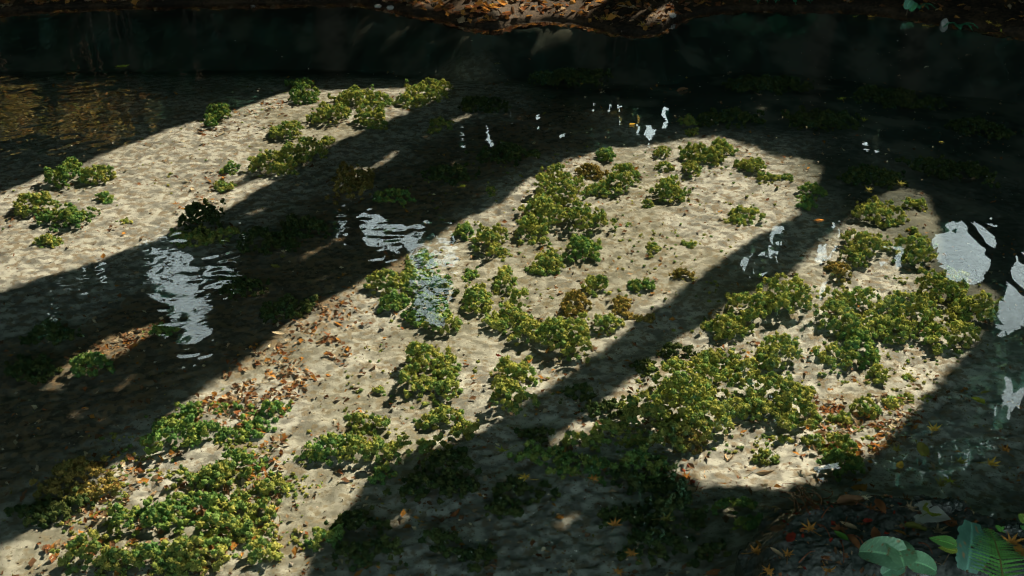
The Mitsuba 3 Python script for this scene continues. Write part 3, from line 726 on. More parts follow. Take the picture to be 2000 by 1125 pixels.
    (1192, 838, 38, 18, 'g', 'weed clump at the left tip of the right patch'), (1150, 860, 36, 18, 'g', 'weed clump beside the curled rust leaf'), (1232, 858, 26, 14, 'g', '#G'), (1640, 870, 38, 26, 'g', 'weed bush inside the brown leaf drift at lower right'), (1644, 912, 32, 24, 'b', 'dark weed tuft below the leaf drift'),
    (1592, 868, 18, 12, 'g', '#G'), (1692, 798, 24, 18, 'g', '#G'), (1742, 790, 20, 14, 'g', '#G'), (1772, 782, 14, 9, 'g', '#G'), (1645, 822, 20, 14, 'g', '#G'), (1512, 860, 22, 12, 'g', '#G'), (1494, 898, 24, 11, 'g', '#G'), (1420, 655, 20, 10, 'g', '#G'),
    # lower shade
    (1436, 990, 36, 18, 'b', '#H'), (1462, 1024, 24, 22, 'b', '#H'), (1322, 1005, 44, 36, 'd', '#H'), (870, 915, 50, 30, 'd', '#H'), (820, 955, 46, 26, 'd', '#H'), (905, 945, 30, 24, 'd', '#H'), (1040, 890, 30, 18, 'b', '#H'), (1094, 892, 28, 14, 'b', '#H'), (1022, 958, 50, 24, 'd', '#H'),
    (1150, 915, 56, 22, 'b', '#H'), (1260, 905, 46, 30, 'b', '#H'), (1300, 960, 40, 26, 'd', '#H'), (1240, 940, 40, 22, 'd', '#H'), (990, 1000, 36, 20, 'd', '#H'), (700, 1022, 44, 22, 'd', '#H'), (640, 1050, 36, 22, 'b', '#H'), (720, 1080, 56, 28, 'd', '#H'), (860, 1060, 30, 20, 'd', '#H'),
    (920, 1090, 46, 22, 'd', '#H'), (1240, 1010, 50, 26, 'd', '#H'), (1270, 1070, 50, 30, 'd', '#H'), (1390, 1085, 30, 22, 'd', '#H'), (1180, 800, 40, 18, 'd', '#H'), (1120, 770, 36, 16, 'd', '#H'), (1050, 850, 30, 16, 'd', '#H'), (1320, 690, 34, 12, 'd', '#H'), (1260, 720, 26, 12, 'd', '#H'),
]
WEED_GROUP = {'A': ('small weed tuft scattered on the upper left sunlit strip', 'small weed tufts on the upper left strip'), 'B': ('small weed clump among the bigger bushes on the left half of the wide patch', 'small weeds in the left half of the wide patch'),
              'C': ('small weed tuft dotted on the open upper sand of the wide patch', 'small weed tufts on the open sand'), 'D': ('dim weed clump on the shaded bed of the far or left water', 'dim weeds in the far and left shade'),
              'E': ('small weed clump between the bushes of the lower middle sand', 'small weeds of the lower middle sand'), 'F': ('small weed clump filling in the lower left weed bed', 'small weeds of the lower left bed'),
              'G': ('small weed clump between the bushes of the right sunlit patch', 'small weeds of the right patch'), 'H': ('dark weed clump on the bed in the lower middle shade', 'dark weeds of the lower shade')}
for cx, cy, rx, ry, tone, lab in WEED:
    v, f, c = weed_mesh(cx, cy, rx, ry, tone)
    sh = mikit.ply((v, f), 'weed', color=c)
    if lab[0] == '#':
        put('water_weed', sh, WEED_GROUP[lab[1]][0], 'water weed', WEED_GROUP[lab[1]][1])
    else:
        put('water_weed', sh, lab, 'water weed')

# ------------------------------------------------------------------ fallen leaves
COL = {'yellow': (0.74, 0.52, 0.10), 'orange': (0.60, 0.30, 0.08), 'rust': (0.34, 0.15, 0.07), 'red': (0.36, 0.06, 0.04), 'brown': (0.24, 0.145, 0.085), 'tan': (0.52, 0.40, 0.26), 'olive': (0.30, 0.30, 0.08), 'green': (0.12, 0.30, 0.06), 'pale': (0.70, 0.64, 0.48),
       'white': (0.88, 0.90, 0.88), 'lime': (0.40, 0.46, 0.07)}


def fan_leaf(out, curl, fold):
    """A leaf from its outline (n, 2) around the origin, cupped and folded, with a stalk."""
    o = np.asarray(out)
    mid = o * 0.55
    z = lambda q: curl * (q**2).sum(1) + fold * np.abs(q[:, 1])  # noqa: E731
    n = len(o)
    v = np.vstack([[[0, 0, 0]], np.c_[mid, z(mid)], np.c_[o, z(o) + rng.normal(0, 0.03, n)]])
    k = np.arange(n)
    k2 = (k + 1) % n
    f = np.vstack([np.stack([k * 0, 1 + k, 1 + k2], 1), np.stack([1 + k, 1 + n + k, 1 + n + k2], 1), np.stack([1 + k, 1 + n + k2, 1 + k2], 1)])
    return v, f


def leaf_shape(kind, v):
    r = np.random.default_rng(v * 31 + len(kind))
    if kind == 'maple':
        pts = []
        for a, L in ((-132, 0.42), (-92, 0.72), (-44, 0.92), (0, 1.05), (44, 0.92), (92, 0.72), (132, 0.42)):
            a += r.normal(0, 4)
            L *= r.uniform(0.88, 1.1)
            for da, q in ((-20, 0.33), (-8, 0.62), (0, 1.0), (8, 0.62)):
                pts.append((math.cos(math.radians(a + da)) * L * q, math.sin(math.radians(a + da)) * L * q))
        pts.append((-0.08, 0.03))
        m = fan_leaf(np.array(pts) * 0.62, r.uniform(-0.35, 0.5), r.uniform(-0.1, 0.3))
        stalk = tube([(0, 0, 0), (-0.4, 0.05, 0.03), (-0.8, r.uniform(-0.2, 0.2), 0.1)], 0.018, 4)
    elif kind == 'lance':
        u = np.linspace(0, 1, 9)
        w = 0.17 * np.sin(np.pi * u**0.85) ** 0.8
        b, fo = r.uniform(-0.5, 0.5), r.uniform(0.1, 0.9)
        v_ = np.vstack([np.c_[u - 0.5, -w, fo * w + b * (u - 0.5) ** 2], np.c_[u - 0.5, 0 * u, b * (u - 0.5) ** 2], np.c_[u - 0.5, w, fo * w + b * (u - 0.5) ** 2]])
        k = np.arange(8)
        f = np.vstack([np.vstack([np.stack([o + k, o + k + 1, o + k + 10], 1), np.stack([o + k, o + k + 10, o + k + 9], 1)]) for o in (0, 9)])
        m, stalk = (v_, f), tube([(-0.5, 0, b * 0.25), (-0.6, 0, b * 0.25 + 0.01), (-0.68, 0.02, b * 0.25 + 0.03)], 0.012, 4)
    elif kind == 'oval':
        a = np.linspace(-math.pi, math.pi, 22, endpoint=False)
        rr = 1 + 0.03 * np.cos(9 * a) + r.normal(0, 0.02, 22)
        o = np.c_[0.5 * np.cos(a) * rr, 0.27 * np.sin(a) * rr * (1 + 0.25 * np.cos(a + math.pi))]
        m, stalk = fan_leaf(o, r.uniform(-0.2, 0.5), r.uniform(0.05, 0.5)), tube([(-0.48, 0, 0.06), (-0.6, 0, 0.07), (-0.72, 0.03, 0.1)], 0.014, 4)
    else:                                                   # ivy: three blunt lobes
        a = np.radians([-165, -140, -105, -75, -50, -25, 0, 25, 50, 75, 105, 140, 165])
        L = np.array([0.35, 0.5, 0.52, 0.58, 0.44, 0.55, 0.78, 0.55, 0.44, 0.58, 0.52, 0.5, 0.35])
        m, stalk = fan_leaf(np.c_[np.cos(a) * L, np.sin(a) * L], r.uniform(-0.1, 0.3), r.uniform(0.0, 0.25)), tube([(0, 0, 0), (-0.5, 0.03, 0), (-0.9, 0.1, -0.1)], 0.016, 4)
    n = len(m[0])
    v_, f = join([m, stalk])
    return v_, f, n


SHAPES = {}


def leaf_ply(kind, colour, v):
    if (kind, colour, v) not in SHAPES:
        V_, F_, n = leaf_shape(kind, v)
        c = np.array(COL[colour]) * np.random.default_rng(v + 5).uniform(0.8, 1.15)
        cc = np.tile(c, (len(V_), 1))
        blot = meshkit.noise(V_ * 4.0 + v, 9)
        cc *= (0.62 + 0.7 * blot)[:, None]
        cc[0] *= 0.7
        cc[n:] *= 0.6
        SHAPES[kind, colour, v] = mikit.ply((V_, F_), 'leaf', smooth=True if kind != 'maple' else False, color=np.clip(cc, 0, 1))
    return SHAPES[kind, colour, v]


def lay_leaf(P, kind, colour, size, yaw, tilt=(0, 0), label=None, group=None):
    v = int(rng.integers(0, 5))
    d = dict(leaf_ply(kind, colour, v))
    d['to_world'] = T().translate([float(x) for x in P]).rotate([0, 0, 1], float(yaw)).rotate([0, 1, 0], float(tilt[0])).rotate([1, 0, 0], float(tilt[1])).scale(float(size))
    return put('fallen_leaf', d, label, 'leaf', group)


def place_leaf(px, py, where, lift=0.0):
    if where == 'float':
        P = at(px, py, 0.003)
        return np.array([P[0], P[1], 0.004])
    if where == 'bank':
        z = 0.05
        for _ in range(5):
            P = at(px, py, z)
            z = float(near_bank_z(P[:1], P[1:2])[0]) + 0.010 + lift
        return np.array([P[0], P[1], z])
    if where == 'far':
        z = 0.05
        for _ in range(6):
            P = at(px, py, z)
            z = max(float(far_bank_z(P[:1], P[1:2])[0]) + 0.012, 0.006)
        return np.array([P[0], P[1], z])
    P = on_bed(px, py)[0]
    return np.array([P[0], P[1], min(P[2] + 0.016 + lift, -0.004)])


NAMED = [
    (1158, 935, 'float', 'maple', 'orange', 0.065, 60, 'orange yellow maple leaf on the shade left of the lower dark weeds'), (1028, 932, 'float', 'maple', 'yellow', 0.062, 150, 'yellow maple leaf at the tip of the small lit sand tongue'), (982, 880, 'float', 'maple', 'lime', 0.062, 200, 'greenish yellow maple leaf just inside the lower shadow band'),
    (1112, 850, 'bed', 'oval', 'rust', 0.085, 70, 'dark curled rust leaf standing in weed at the left tip of the right patch'), (886, 876, 'bed', 'oval', 'tan', 0.11, 20, 'large tan leaf half lit at the lower shadow edge'), (822, 903, 'bed', 'maple', 'orange', 0.07, 300, 'orange leaf on the weeds where the lower shade begins'),
    (1200, 1026, 'float', 'maple', 'orange', 0.06, 80, 'orange maple leaf below the lower dark weeds'), (1299, 1015, 'float', 'maple', 'olive', 0.066, 10, 'pale olive maple leaf left of the lit leaf pile'), (1235, 1083, 'float', 'maple', 'orange', 0.06, 110, 'orange maple leaf second from the bottom edge in the lower shade'),
    (1206, 1117, 'float', 'maple', 'orange', 0.06, 40, 'orange maple leaf cut by the bottom edge'), (1184, 1002, 'bed', 'lance', 'rust', 0.13, 110, 'long dark red lance leaf in the lower shade'), (1128, 1014, 'bed', 'lance', 'olive', 0.10, 140, 'olive lance leaf beside white flecks in the lower shade'), (1140, 1006, 'bed', 'lance', 'tan', 0.08, 175, 'thin tan leaf lying across the olive lance leaf'),
    (1172, 1080, 'bed', 'lance', 'rust', 0.11, 35, 'rust lance leaf near the bottom of the lower shade'), (1261, 1096, 'bed', 'lance', 'brown', 0.12, 160, 'brown lance leaf near the bottom edge'), (1073, 881, 'bed', 'lance', 'red', 0.07, 20, 'small red leaf on weed at the left tip of the right patch'), (1128, 810, 'bed', 'maple', 'red', 0.045, 0, 'tiny red leaf in the lower shadow band'),
    (1066, 808, 'bed', 'maple', 'rust', 0.06, 0, 'dim rust leaf in the lower shadow band'), (952, 835, 'bed', 'lance', 'rust', 0.10, 15, 'brown lance leaf on the sand tip by the lower shadow'), (977, 708, 'bed', 'oval', 'red', 0.075, 120, 'dark red curled leaf beside the weed bush in the lower middle'), (877, 626, 'bed', 'maple', 'red', 0.05, 0, 'bright red leaf on weed below the smoky reflection'),
    (1471, 826, 'bed', 'lance', 'tan', 0.10, 160, 'tan lance leaf above its pair on the right weed patch'), (1474, 846, 'bed', 'lance', 'tan', 0.10, 130, 'lower tan lance leaf of a pair on the right weed patch'), (1437, 844, 'bed', 'lance', 'red', 0.10, 30, 'red brown lance leaf left of the tan pair'), (1613, 799, 'bed', 'oval', 'red', 0.07, 0, 'red leaf at the top of the brown leaf drift'),
    (1609, 822, 'bed', 'lance', 'rust', 0.13, 20, 'long rust leaf across the top of the leaf drift'), (1522, 884, 'bed', 'oval', 'rust', 0.08, 100, 'shiny rust leaf folded upright on the sand left of the drift'), (1546, 866, 'bed', 'lance', 'red', 0.10, 130, 'dark red lance leaf beside the folded rust leaf'), (1578, 858, 'bed', 'oval', 'tan', 0.12, 70, 'large crumpled tan leaf in the drift'),
    (1592, 846, 'bed', 'lance', 'tan', 0.11, 60, 'narrow tan leaf leaning on the crumpled tan leaf'), (1732, 816, 'bed', 'lance', 'rust', 0.13, 140, 'long rust leaf at the right end of the leaf drift'), (1446, 938, 'bed', 'lance', 'rust', 0.11, 95, 'dark leaf with a lit edge standing on the lower sand'), (1343, 926, 'bed', 'oval', 'red', 0.085, 140, 'dark red leaf at the top of the lit leaf pile'),
    (1405, 924, 'bed', 'oval', 'tan', 0.10, 60, 'large faded tan leaf flat on the lower sand'), (1384, 938, 'bed', 'oval', 'tan', 0.085, 100, 'small faded leaf left of the large faded one'), (1424, 899, 'bed', 'lance', 'tan', 0.11, 70, 'tan upright leaf above the large faded one'), (1496, 928, 'bed', 'oval', 'tan', 0.13, 20, 'broad blurred tan leaf in the middle of the lower sand'),
    (1563, 930, 'float', 'maple', 'pale', 0.062, 30, 'pale yellow maple leaf on the lower sand'), (1488, 956, 'bed', 'maple', 'pale', 0.045, 0, 'small pale star leaf below the broad blurred leaf'), (1407, 956, 'bed', 'lance', 'orange', 0.07, 10, 'orange brown leaf below the large faded leaf'),
    (1824, 840, 'float', 'maple', 'yellow', 0.07, 60, 'yellow maple leaf alone on dark water right of the drift'), (1752, 880, 'float', 'maple', 'olive', 0.068, 100, 'olive maple leaf at the right edge of the drift'), (1801, 878, 'float', 'oval', 'olive', 0.085, 80, 'dull olive leaf on dark water right of the drift'), (1758, 909, 'float', 'oval', 'yellow', 0.05, 60, 'small yellow leaf at the lower end of the drift'),
    (1874, 903, 'float', 'maple', 'olive', 0.062, 20, 'pale olive star leaf in the dark water at right'), (1933, 906, 'float', 'maple', 'yellow', 0.066, 0, 'dull yellow maple leaf in the dark water at right'), (1965, 881, 'float', 'maple', 'orange', 0.06, 100, 'orange yellow maple leaf nearest the right edge'), (1855, 940, 'float', 'maple', 'lime', 0.062, 110, 'yellow green maple leaf with a long stalk above the bank'),
    (1838, 948, 'float', 'maple', 'olive', 0.06, 80, 'olive maple leaf overlapping the long-stalked one'), (1910, 784, 'float', 'oval', 'lime', 0.06, 130, 'pale lime leaf on dark water below the mirrored sky'), (1924, 766, 'float', 'lance', 'olive', 0.05, 20, 'olive sliver above the pale lime leaf'), (1837, 862, 'bed', 'oval', 'brown', 0.11, 30, 'large brown leaf sunk in dark water at right'),
    (1893, 998, 'float', 'maple', 'olive', 0.055, 60, 'dark olive star leaf at the bank edge'), (1883, 1000, 'float', 'lance', 'tan', 0.035, 80, 'tan scrap beside the dark olive star leaf'), (524, 723, 'bed', 'oval', 'brown', 0.09, 150, 'dark brown oval leaf at the shadow edge on the left'), (544, 653, 'float', 'lance', 'pale', 0.07, 165, 'pale narrow leaf on the shaded band at left'),
    (552, 492, 'float', 'maple', 'pale', 0.045, 40, 'pale scrap on the shaded band'), (240, 130, 'float', 'oval', 'lime', 0.10, 20, 'lime leaf spot on the far left water'), (1334, 176, 'float', 'oval', 'brown', 0.10, 30, 'brown leaf on the far dark water right of centre'), (1643, 192, 'float', 'maple', 'lime', 0.065, 20, 'lime star leaf far out on the dark water'),
    (1688, 235, 'float', 'maple', 'lime', 0.065, 70, 'lime star leaf nearer than the far lime one'), (1758, 359, 'float', 'maple', 'olive', 0.065, 20, 'olive star leaf above the right sunlit patch'), (1698, 371, 'float', 'maple', 'olive', 0.06, 70, 'olive star leaf at the top edge of the right patch'), (1590, 345, 'float', 'maple', 'tan', 0.07, 20, 'tan star leaf at the upper tip of the wide patch'),
    (1600, 430, 'float', 'lance', 'orange', 0.06, 10, 'orange leaf on the shadow band above the right patch'), (1800, 462, 'bed', 'oval', 'orange', 0.09, 0, 'orange pink leaf sunk left of the mirrored sky'), (895, 330, 'float', 'maple', 'olive', 0.06, 20, 'olive star leaf upper of two in the middle shade'), (902, 364, 'float', 'maple', 'lime', 0.06, 60, 'lime star leaf in the middle shade'),
    (1395, 428, 'bed', 'lance', 'orange', 0.09, 20, 'orange leaf left of the low weed mat'), (1570, 545, 'bed', 'oval', 'orange', 0.09, 0, 'orange leaf on top of the large weed bush in the right patch'), (1575, 540, 'bed', 'maple', 'tan', 0.07, 40, 'tan leaf beside it on the large weed bush'), (1140, 683, 'bed', 'maple', 'pale', 0.07, 40, 'pale yellow leaf on the big middle weed clump'),
    # near bank
    (1673, 955, 'bank', 'oval', 'orange', 0.11, 28, 'large tan brown leaf leaning at the bank edge'), (1688, 972, 'bank', 'maple', 'pale', 0.045, 300, 'small pale pink star leaf under the large tan brown leaf'), (1723, 961, 'bank', 'ivy', 'lime', 0.075, 330, 'yellow green three-lobed leaf at the bank edge'), (1662, 982, 'bank', 'oval', 'brown', 0.10, 10, 'crumpled brown leaf below the large tan brown leaf'),
    (1700, 992, 'bank', 'maple', 'rust', 0.075, 340, 'curled rust maple leaf on black mud at the bank edge'), (1720, 988, 'bank', 'lance', 'rust', 0.09, 275, 'hanging rust leaf below the yellow green one'), (1776, 993, 'bank', 'maple', 'tan', 0.065, 20, 'tan pink maple leaf left of the white leaf'), (1584, 1034, 'bank', 'maple', 'orange', 0.078, 140, 'orange tan maple leaf with a long stalk on the mud'),
    (1641, 1031, 'bank', 'maple', 'rust', 0.07, 230, 'red brown curled maple leaf in the middle of the mud'), (1657, 1029, 'bank', 'lance', 'tan', 0.065, 140, 'rolled tan leaf beside the red brown curled one'), (1667, 1056, 'bank', 'lance', 'rust', 0.075, 110, 'reddish folded leaf above the broad-leaved plant'), (1643, 1049, 'bank', 'lance', 'green', 0.07, 115, 'narrow bright green leaf on the mud'),
    (1695, 1017, 'bank', 'oval', 'red', 0.032, 0, 'tiny scarlet leaf on the mud'), (1476, 1078, 'bank', 'maple', 'orange', 0.068, 20, 'orange leaf on the left edge of the mud'), (1481, 1061, 'bank', 'lance', 'orange', 0.045, 100, 'small orange leaf above it on the left edge of the mud'), (1538, 1084, 'bank', 'maple', 'orange', 0.055, 80, 'rust orange star leaf on the left part of the mud'),
    (1516, 1082, 'bank', 'lance', 'tan', 0.055, 130, 'tan curl left of the rust orange star leaf'), (1613, 1090, 'bank', 'maple', 'rust', 0.055, 60, 'brown star leaf on the lower mud'), (1830, 1035, 'bank', 'maple', 'tan', 0.078, 330, 'tan maple leaf below the white leaf'), (1757, 1040, 'bank', 'lance', 'orange', 0.05, 130, 'small orange curl below the small grey green leaf'),
    (1802, 1003, 'bank', 'ivy', 'white', 0.125, 320, 'white upturned leaf on the bank'), (1788, 1032, 'bank', 'oval', 'olive', 0.075, 345, 'small grey green leaf left of the white leaf'), (1822, 998, 'bank', 'ivy', 'lime', 0.07, 30, 'bright lime leaf behind the white leaf'), (1975, 1062, 'bank', 'maple', 'orange', 0.08, 50, 'orange brown leaf right of the fern'), (1993, 1080, 'bank', 'oval', 'orange', 0.07, 100, 'orange leaf cut by the right edge below the fern'),
    (1400, 1119, 'bank', 'lance', 'rust', 0.08, 10, 'rust leaf at the bottom edge left of the mud'), (1450, 1117, 'bank', 'maple', 'orange', 0.07, 80, 'orange leaf at the bottom edge left of centre of the mud'), (1500, 1116, 'bank', 'maple', 'orange', 0.07, 30, 'orange leaf at the bottom edge on the mud'), (1616, 1119, 'bank', 'maple', 'orange', 0.06, 60, 'orange leaf at the bottom edge near the broad-leaved plant'),
    (1770, 975, 'bank', 'maple', 'rust', 0.05, 60, 'dark rust leaf above the tan pink maple leaf'), (1850, 1015, 'bank', 'oval', 'rust', 0.075, 120, 'dark rust leaf right of the white leaf'), (1520, 1030, 'bank', 'oval', 'brown', 0.06, 20, 'dark brown leaf on the left part of the mud'), (1545, 1050, 'bank', 'oval', 'red', 0.055, 60, 'dark red leaf sunk in the mud'), (1710, 1045, 'bank', 'oval', 'rust', 0.06, 80, 'dark rust leaf behind the broad-leaved plant'),
]
for px, py, where, kind, colour, size, yaw, lab in NAMED:
    tilt = rng.normal(0, 9 if where != 'float' else 2.5, 2)
    lay_leaf(place_leaf(px, py, where), kind, colour, size, yaw, tilt, lab)

SCATTER = [
    (poly((1590, 800), (1640, 800), (1760, 800), (1792, 815), (1770, 860), (1700, 900), (1620, 900), (1580, 880)), 44, 'bed', ('lance', 'lance', 'maple', 'oval'), ('rust', 'orange', 'tan', 'brown', 'red', 'rust'), 0.10, 'in the leaf drift along the right edge of the sunlit bed', 'leaves of the right drift'),
    (poly((1295, 925), (1345, 935), (1362, 985), (1300, 990)), 11, 'bed', ('lance', 'oval', 'maple'), ('orange', 'rust', 'tan', 'red'), 0.09, 'in the lit leaf pile beside the lower dark weeds', 'leaves of the lit pile'),
    (poly((150, 712), (210, 678), (290, 655), (292, 668), (240, 700), (170, 738)), 9, 'bed', ('maple', 'oval'), ('orange', 'tan', 'pale', 'rust'), 0.08, 'on the small sunlit strip in the left shade', 'leaves of the small left strip'),
    (poly((500, 705), (560, 650), (640, 622), (690, 640), (640, 720), (560, 765), (450, 790)), 18, 'bed', ('maple', 'lance', 'maple'), ('orange', 'tan', 'rust', 'pale', 'orange'), 0.062, 'strewn along the left shadow edge of the wide patch', 'leaves along the left shadow edge'),
    (poly((390, 790), (470, 755), (560, 760), (540, 860), (410, 885)), 12, 'bed', ('maple', 'lance'), ('orange', 'rust', 'tan', 'pale'), 0.06, 'among the weeds of the lower left', 'leaves among the lower left weeds'),
    (poly((425, 232), (480, 218), (545, 205), (530, 255), (400, 265)), 9, 'bed', ('maple', 'lance'), ('orange', 'tan', 'rust', 'brown'), 0.08, 'near the far end of the upper left strip', 'leaves at the far end of the upper strip'),
    (poly((395, 350), (480, 340), (470, 395), (350, 425), (345, 400)), 8, 'bed', ('lance', 'maple'), ('orange', 'rust', 'tan'), 0.075, 'at the lower edge of the upper left strip', 'leaves at the lower edge of the upper strip'),
    (poly((0, 375), (60, 372), (100, 395), (60, 430), (0, 430)), 5, 'bed', ('maple', 'oval'), ('orange', 'tan'), 0.075, 'at the left end of the upper strip', 'leaves at the left end of the upper strip'),
    (poly((180, 900), (300, 900), (560, 900), (540, 1100), (60, 1100)), 10, 'bed', ('maple', 'oval'), ('tan', 'orange', 'pale', 'rust'), 0.055, 'in the lower left corner', 'leaves in the lower left corner'),
    (poly((880, 460), (1180, 440), (1300, 520), (1280, 600), (1000, 680), (880, 640)), 10, 'bed', ('maple', 'lance'), ('orange', 'pale', 'rust', 'tan'), 0.05, 'on the sand between weeds of the wide patch', 'leaves on the wide patch'),
    (poly((300, 420), (640, 400), (600, 560), (320, 640)), 7, 'bed', ('maple', 'oval'), ('tan', 'olive', 'orange'), 0.06, 'dim on the left shaded band', 'leaves on the left shaded band'),
    (poly((680, 110), (1500, 90), (1980, 110), (1980, 360), (1640, 330), (1300, 250), (900, 230)), 18, 'float', ('maple', 'lance'), ('pale', 'tan', 'olive', 'yellow'), 0.048, 'specking the far dark water', 'leaves specking the far water'),
]
sunk = 0
for g, n, where, kinds, cols, size, tail, grp in SCATTER:
    x0, y0, x1, y1 = g.bounds
    k = 0
    while k < n:
        px, py = rng.uniform(x0, x1), rng.uniform(y0, y1)
        if not g.contains(Point(px, py)):
            continue
        k += 1
        kind, colour = kinds[rng.integers(len(kinds))], cols[rng.integers(len(cols))]
        P = place_leaf(px, py, where, 0.02 * rng.random())
        word = {'maple': 'star-shaped maple', 'lance': 'narrow', 'oval': 'oval'}[kind]
        lay_leaf(P, kind, colour, size * rng.uniform(0.65, 1.2), rng.uniform(0, 360), rng.normal(0, 10 if where == 'bed' else 3, 2), f'{colour} {word} leaf {tail}', grp)
for g, n, cols, tail in ((poly((690, 4), (760, 2), (960, 30), (960, 50), (860, 32), (760, 12)), 15, ('orange', 'rust', 'tan', 'orange'), 'along the orange lip of the far bank'),
                         (poly((940, 2), (1300, 2), (1290, 60), (1180, 52), (1060, 32), (1000, 36)), 16, ('orange', 'rust', 'brown', 'tan', 'yellow'), 'on the dark far bank right of its orange lip'),
                         (poly((1660, 30), (1880, 40), (1990, 60), (1990, 75), (1800, 55), (1680, 42)), 9, ('lime', 'yellow', 'rust'), 'at the far right waterline')):
    x0, y0, x1, y1 = g.bounds
    k = 0
    while k < n:
        px, py = rng.uniform(x0, x1), rng.uniform(y0, y1)
        if g.contains(Point(px, py)):
            k += 1
            colour = cols[rng.integers(len(cols))]
            lay_leaf(place_leaf(px, py, 'far'), 'maple', colour, rng.uniform(0.06, 0.1), rng.uniform(0, 360), rng.normal(0, 18, 2), f'{colour} fallen leaf {tail}', 'leaves ' + tail)


def litter(name, P, size, cols, label, cat, bs='leaf', tilt=0.35):
    n = len(P)
    yaw = rng.uniform(0, 6.28, n)
    s = size * rng.uniform(0.5, 1.3, n)
    base = np.array([[-0.5, 0, 0], [-0.12, 0.34, 0.1], [0.5, 0.02, 0.02], [0.05, -0.3, 0.12], [0.02, 0.02, 0.0]])
    V_ = np.repeat(base[None], n, 0) + rng.normal(0, 0.07, (n, 5, 3))
    V_[..., 2] += V_[..., 0] * rng.normal(0, tilt, (n, 1)) + V_[..., 1] * rng.normal(0, tilt, (n, 1))
    c, q = np.cos(yaw)[:, None], np.sin(yaw)[:, None]
    V_ = np.stack([V_[..., 0] * c - V_[..., 1] * q, V_[..., 0] * q + V_[..., 1] * c, V_[..., 2]], -1) * s[:, None, None] + P[:, None]
    f = (np.arange(n) * 5)[:, None, None] + np.array([[4, 0, 3], [4, 3, 2], [4, 2, 1], [4, 1, 0]])
    cc = np.array([COL[k] for k in cols])[rng.integers(0, len(cols), n)] * rng.uniform(0.5, 1.1, (n, 1))
    put(name, mikit.ply((V_.reshape(-1, 3), f.reshape(-1, 3)), bs, color=np.repeat(cc, 5, 0)), label, cat, kind='stuff')


n = 9000
P = np.stack([rng.uniform(-6.0, 6.0, n), rng.uniform(9.4, 11.9, n), np.zeros(n)], 1)
d = P[:, 1] - bank_y(P[:, 0])
P = P[(d > 0.02) & (rng.random(n) < np.where(P[:, 0] > 2.2, 0.2, np.where(P[:, 0] > 0.2, 0.7, 1.0)))]
P[:, 2] = far_bank_z(P[:, 0], P[:, 1]) + 0.012
litter('leaf_litter', P, 0.085, ('rust', 'orange', 'orange', 'brown', 'tan', 'rust'), 'brown and rust leaf litter covering the far bank', 'leaf litter')
n = 1500
P = np.stack([rng.uniform(0.55, 2.4, n), rng.uniform(2.2, 3.4, n), np.zeros(n)], 1)
P = P[near_d(P[:, 0], P[:, 1]) < -0.01]
P[:, 2] = near_bank_z(P[:, 0], P[:, 1]) + 0.004
litter('leaf_crumbs', P, 0.017, ('brown', 'rust', 'brown', 'red', 'tan'), 'tiny rotting leaf crumbs on the black mud', 'leaf litter')


def bed_litter(name, regs, size, cols, label, cat, lift=0.008):
    out = []
    for g, n in regs:
        x0, y0, x1, y1 = g.bounds
        px, py = rng.uniform(x0, x1, n), rng.uniform(y0, y1, n)
        ok = shapely.contains_xy(g, px, py) & (n2(px / 60, py / 35, 1.0, 301, 3) > 0.45)
        out.append(on_bed(px[ok], py[ok]))
    P = np.vstack(out)
    P[:, 2] = bed_fine(P[:, 0], P[:, 1]) + lift
    litter(name, P, size, cols, label, cat, tilt=0.28)


ALL = poly((-60, 150), (2060, 100), (2060, 960), (1700, 970), (1440, 1000), (1400, 1180), (-60, 1180))
bed_litter('leaf_scraps', [(SCATTER[3][0].buffer(35), 900), (SCATTER[4][0].buffer(25), 500), (SCATTER[8][0], 700), (SCATTER[5][0].buffer(12), 250), (SCATTER[6][0].buffer(10), 160), (SCATTER[2][0].buffer(8), 160), (SCATTER[0][0].buffer(12), 450), (ALL, 3200)],
           0.030, ('orange', 'tan', 'rust', 'brown', 'brown', 'pale'), 'small leaf scraps and stalks strewn over the stream bed', 'leaf litter')
bed_litter('bed_grit', [(ALL, 7000)], 0.013, ('brown', 'brown', 'olive', 'rust'), 'dark grit and plant crumbs scattered on the pale sand', 'grit', 0.003)
n = 260
px, py = rng.uniform(0, 2000, n), 60 + 330 * rng.random(n) ** 0.8
P = at(px, py, 0.004)
litter('floating_specks', np.r_[P, at(rng.uniform(850, 1250, 60), rng.uniform(960, 1110, 60), 0.004)], 0.013, ('white', 'pale', 'tan'), 'tiny pale specks floating on the shaded water', 'specks', tilt=0.05)

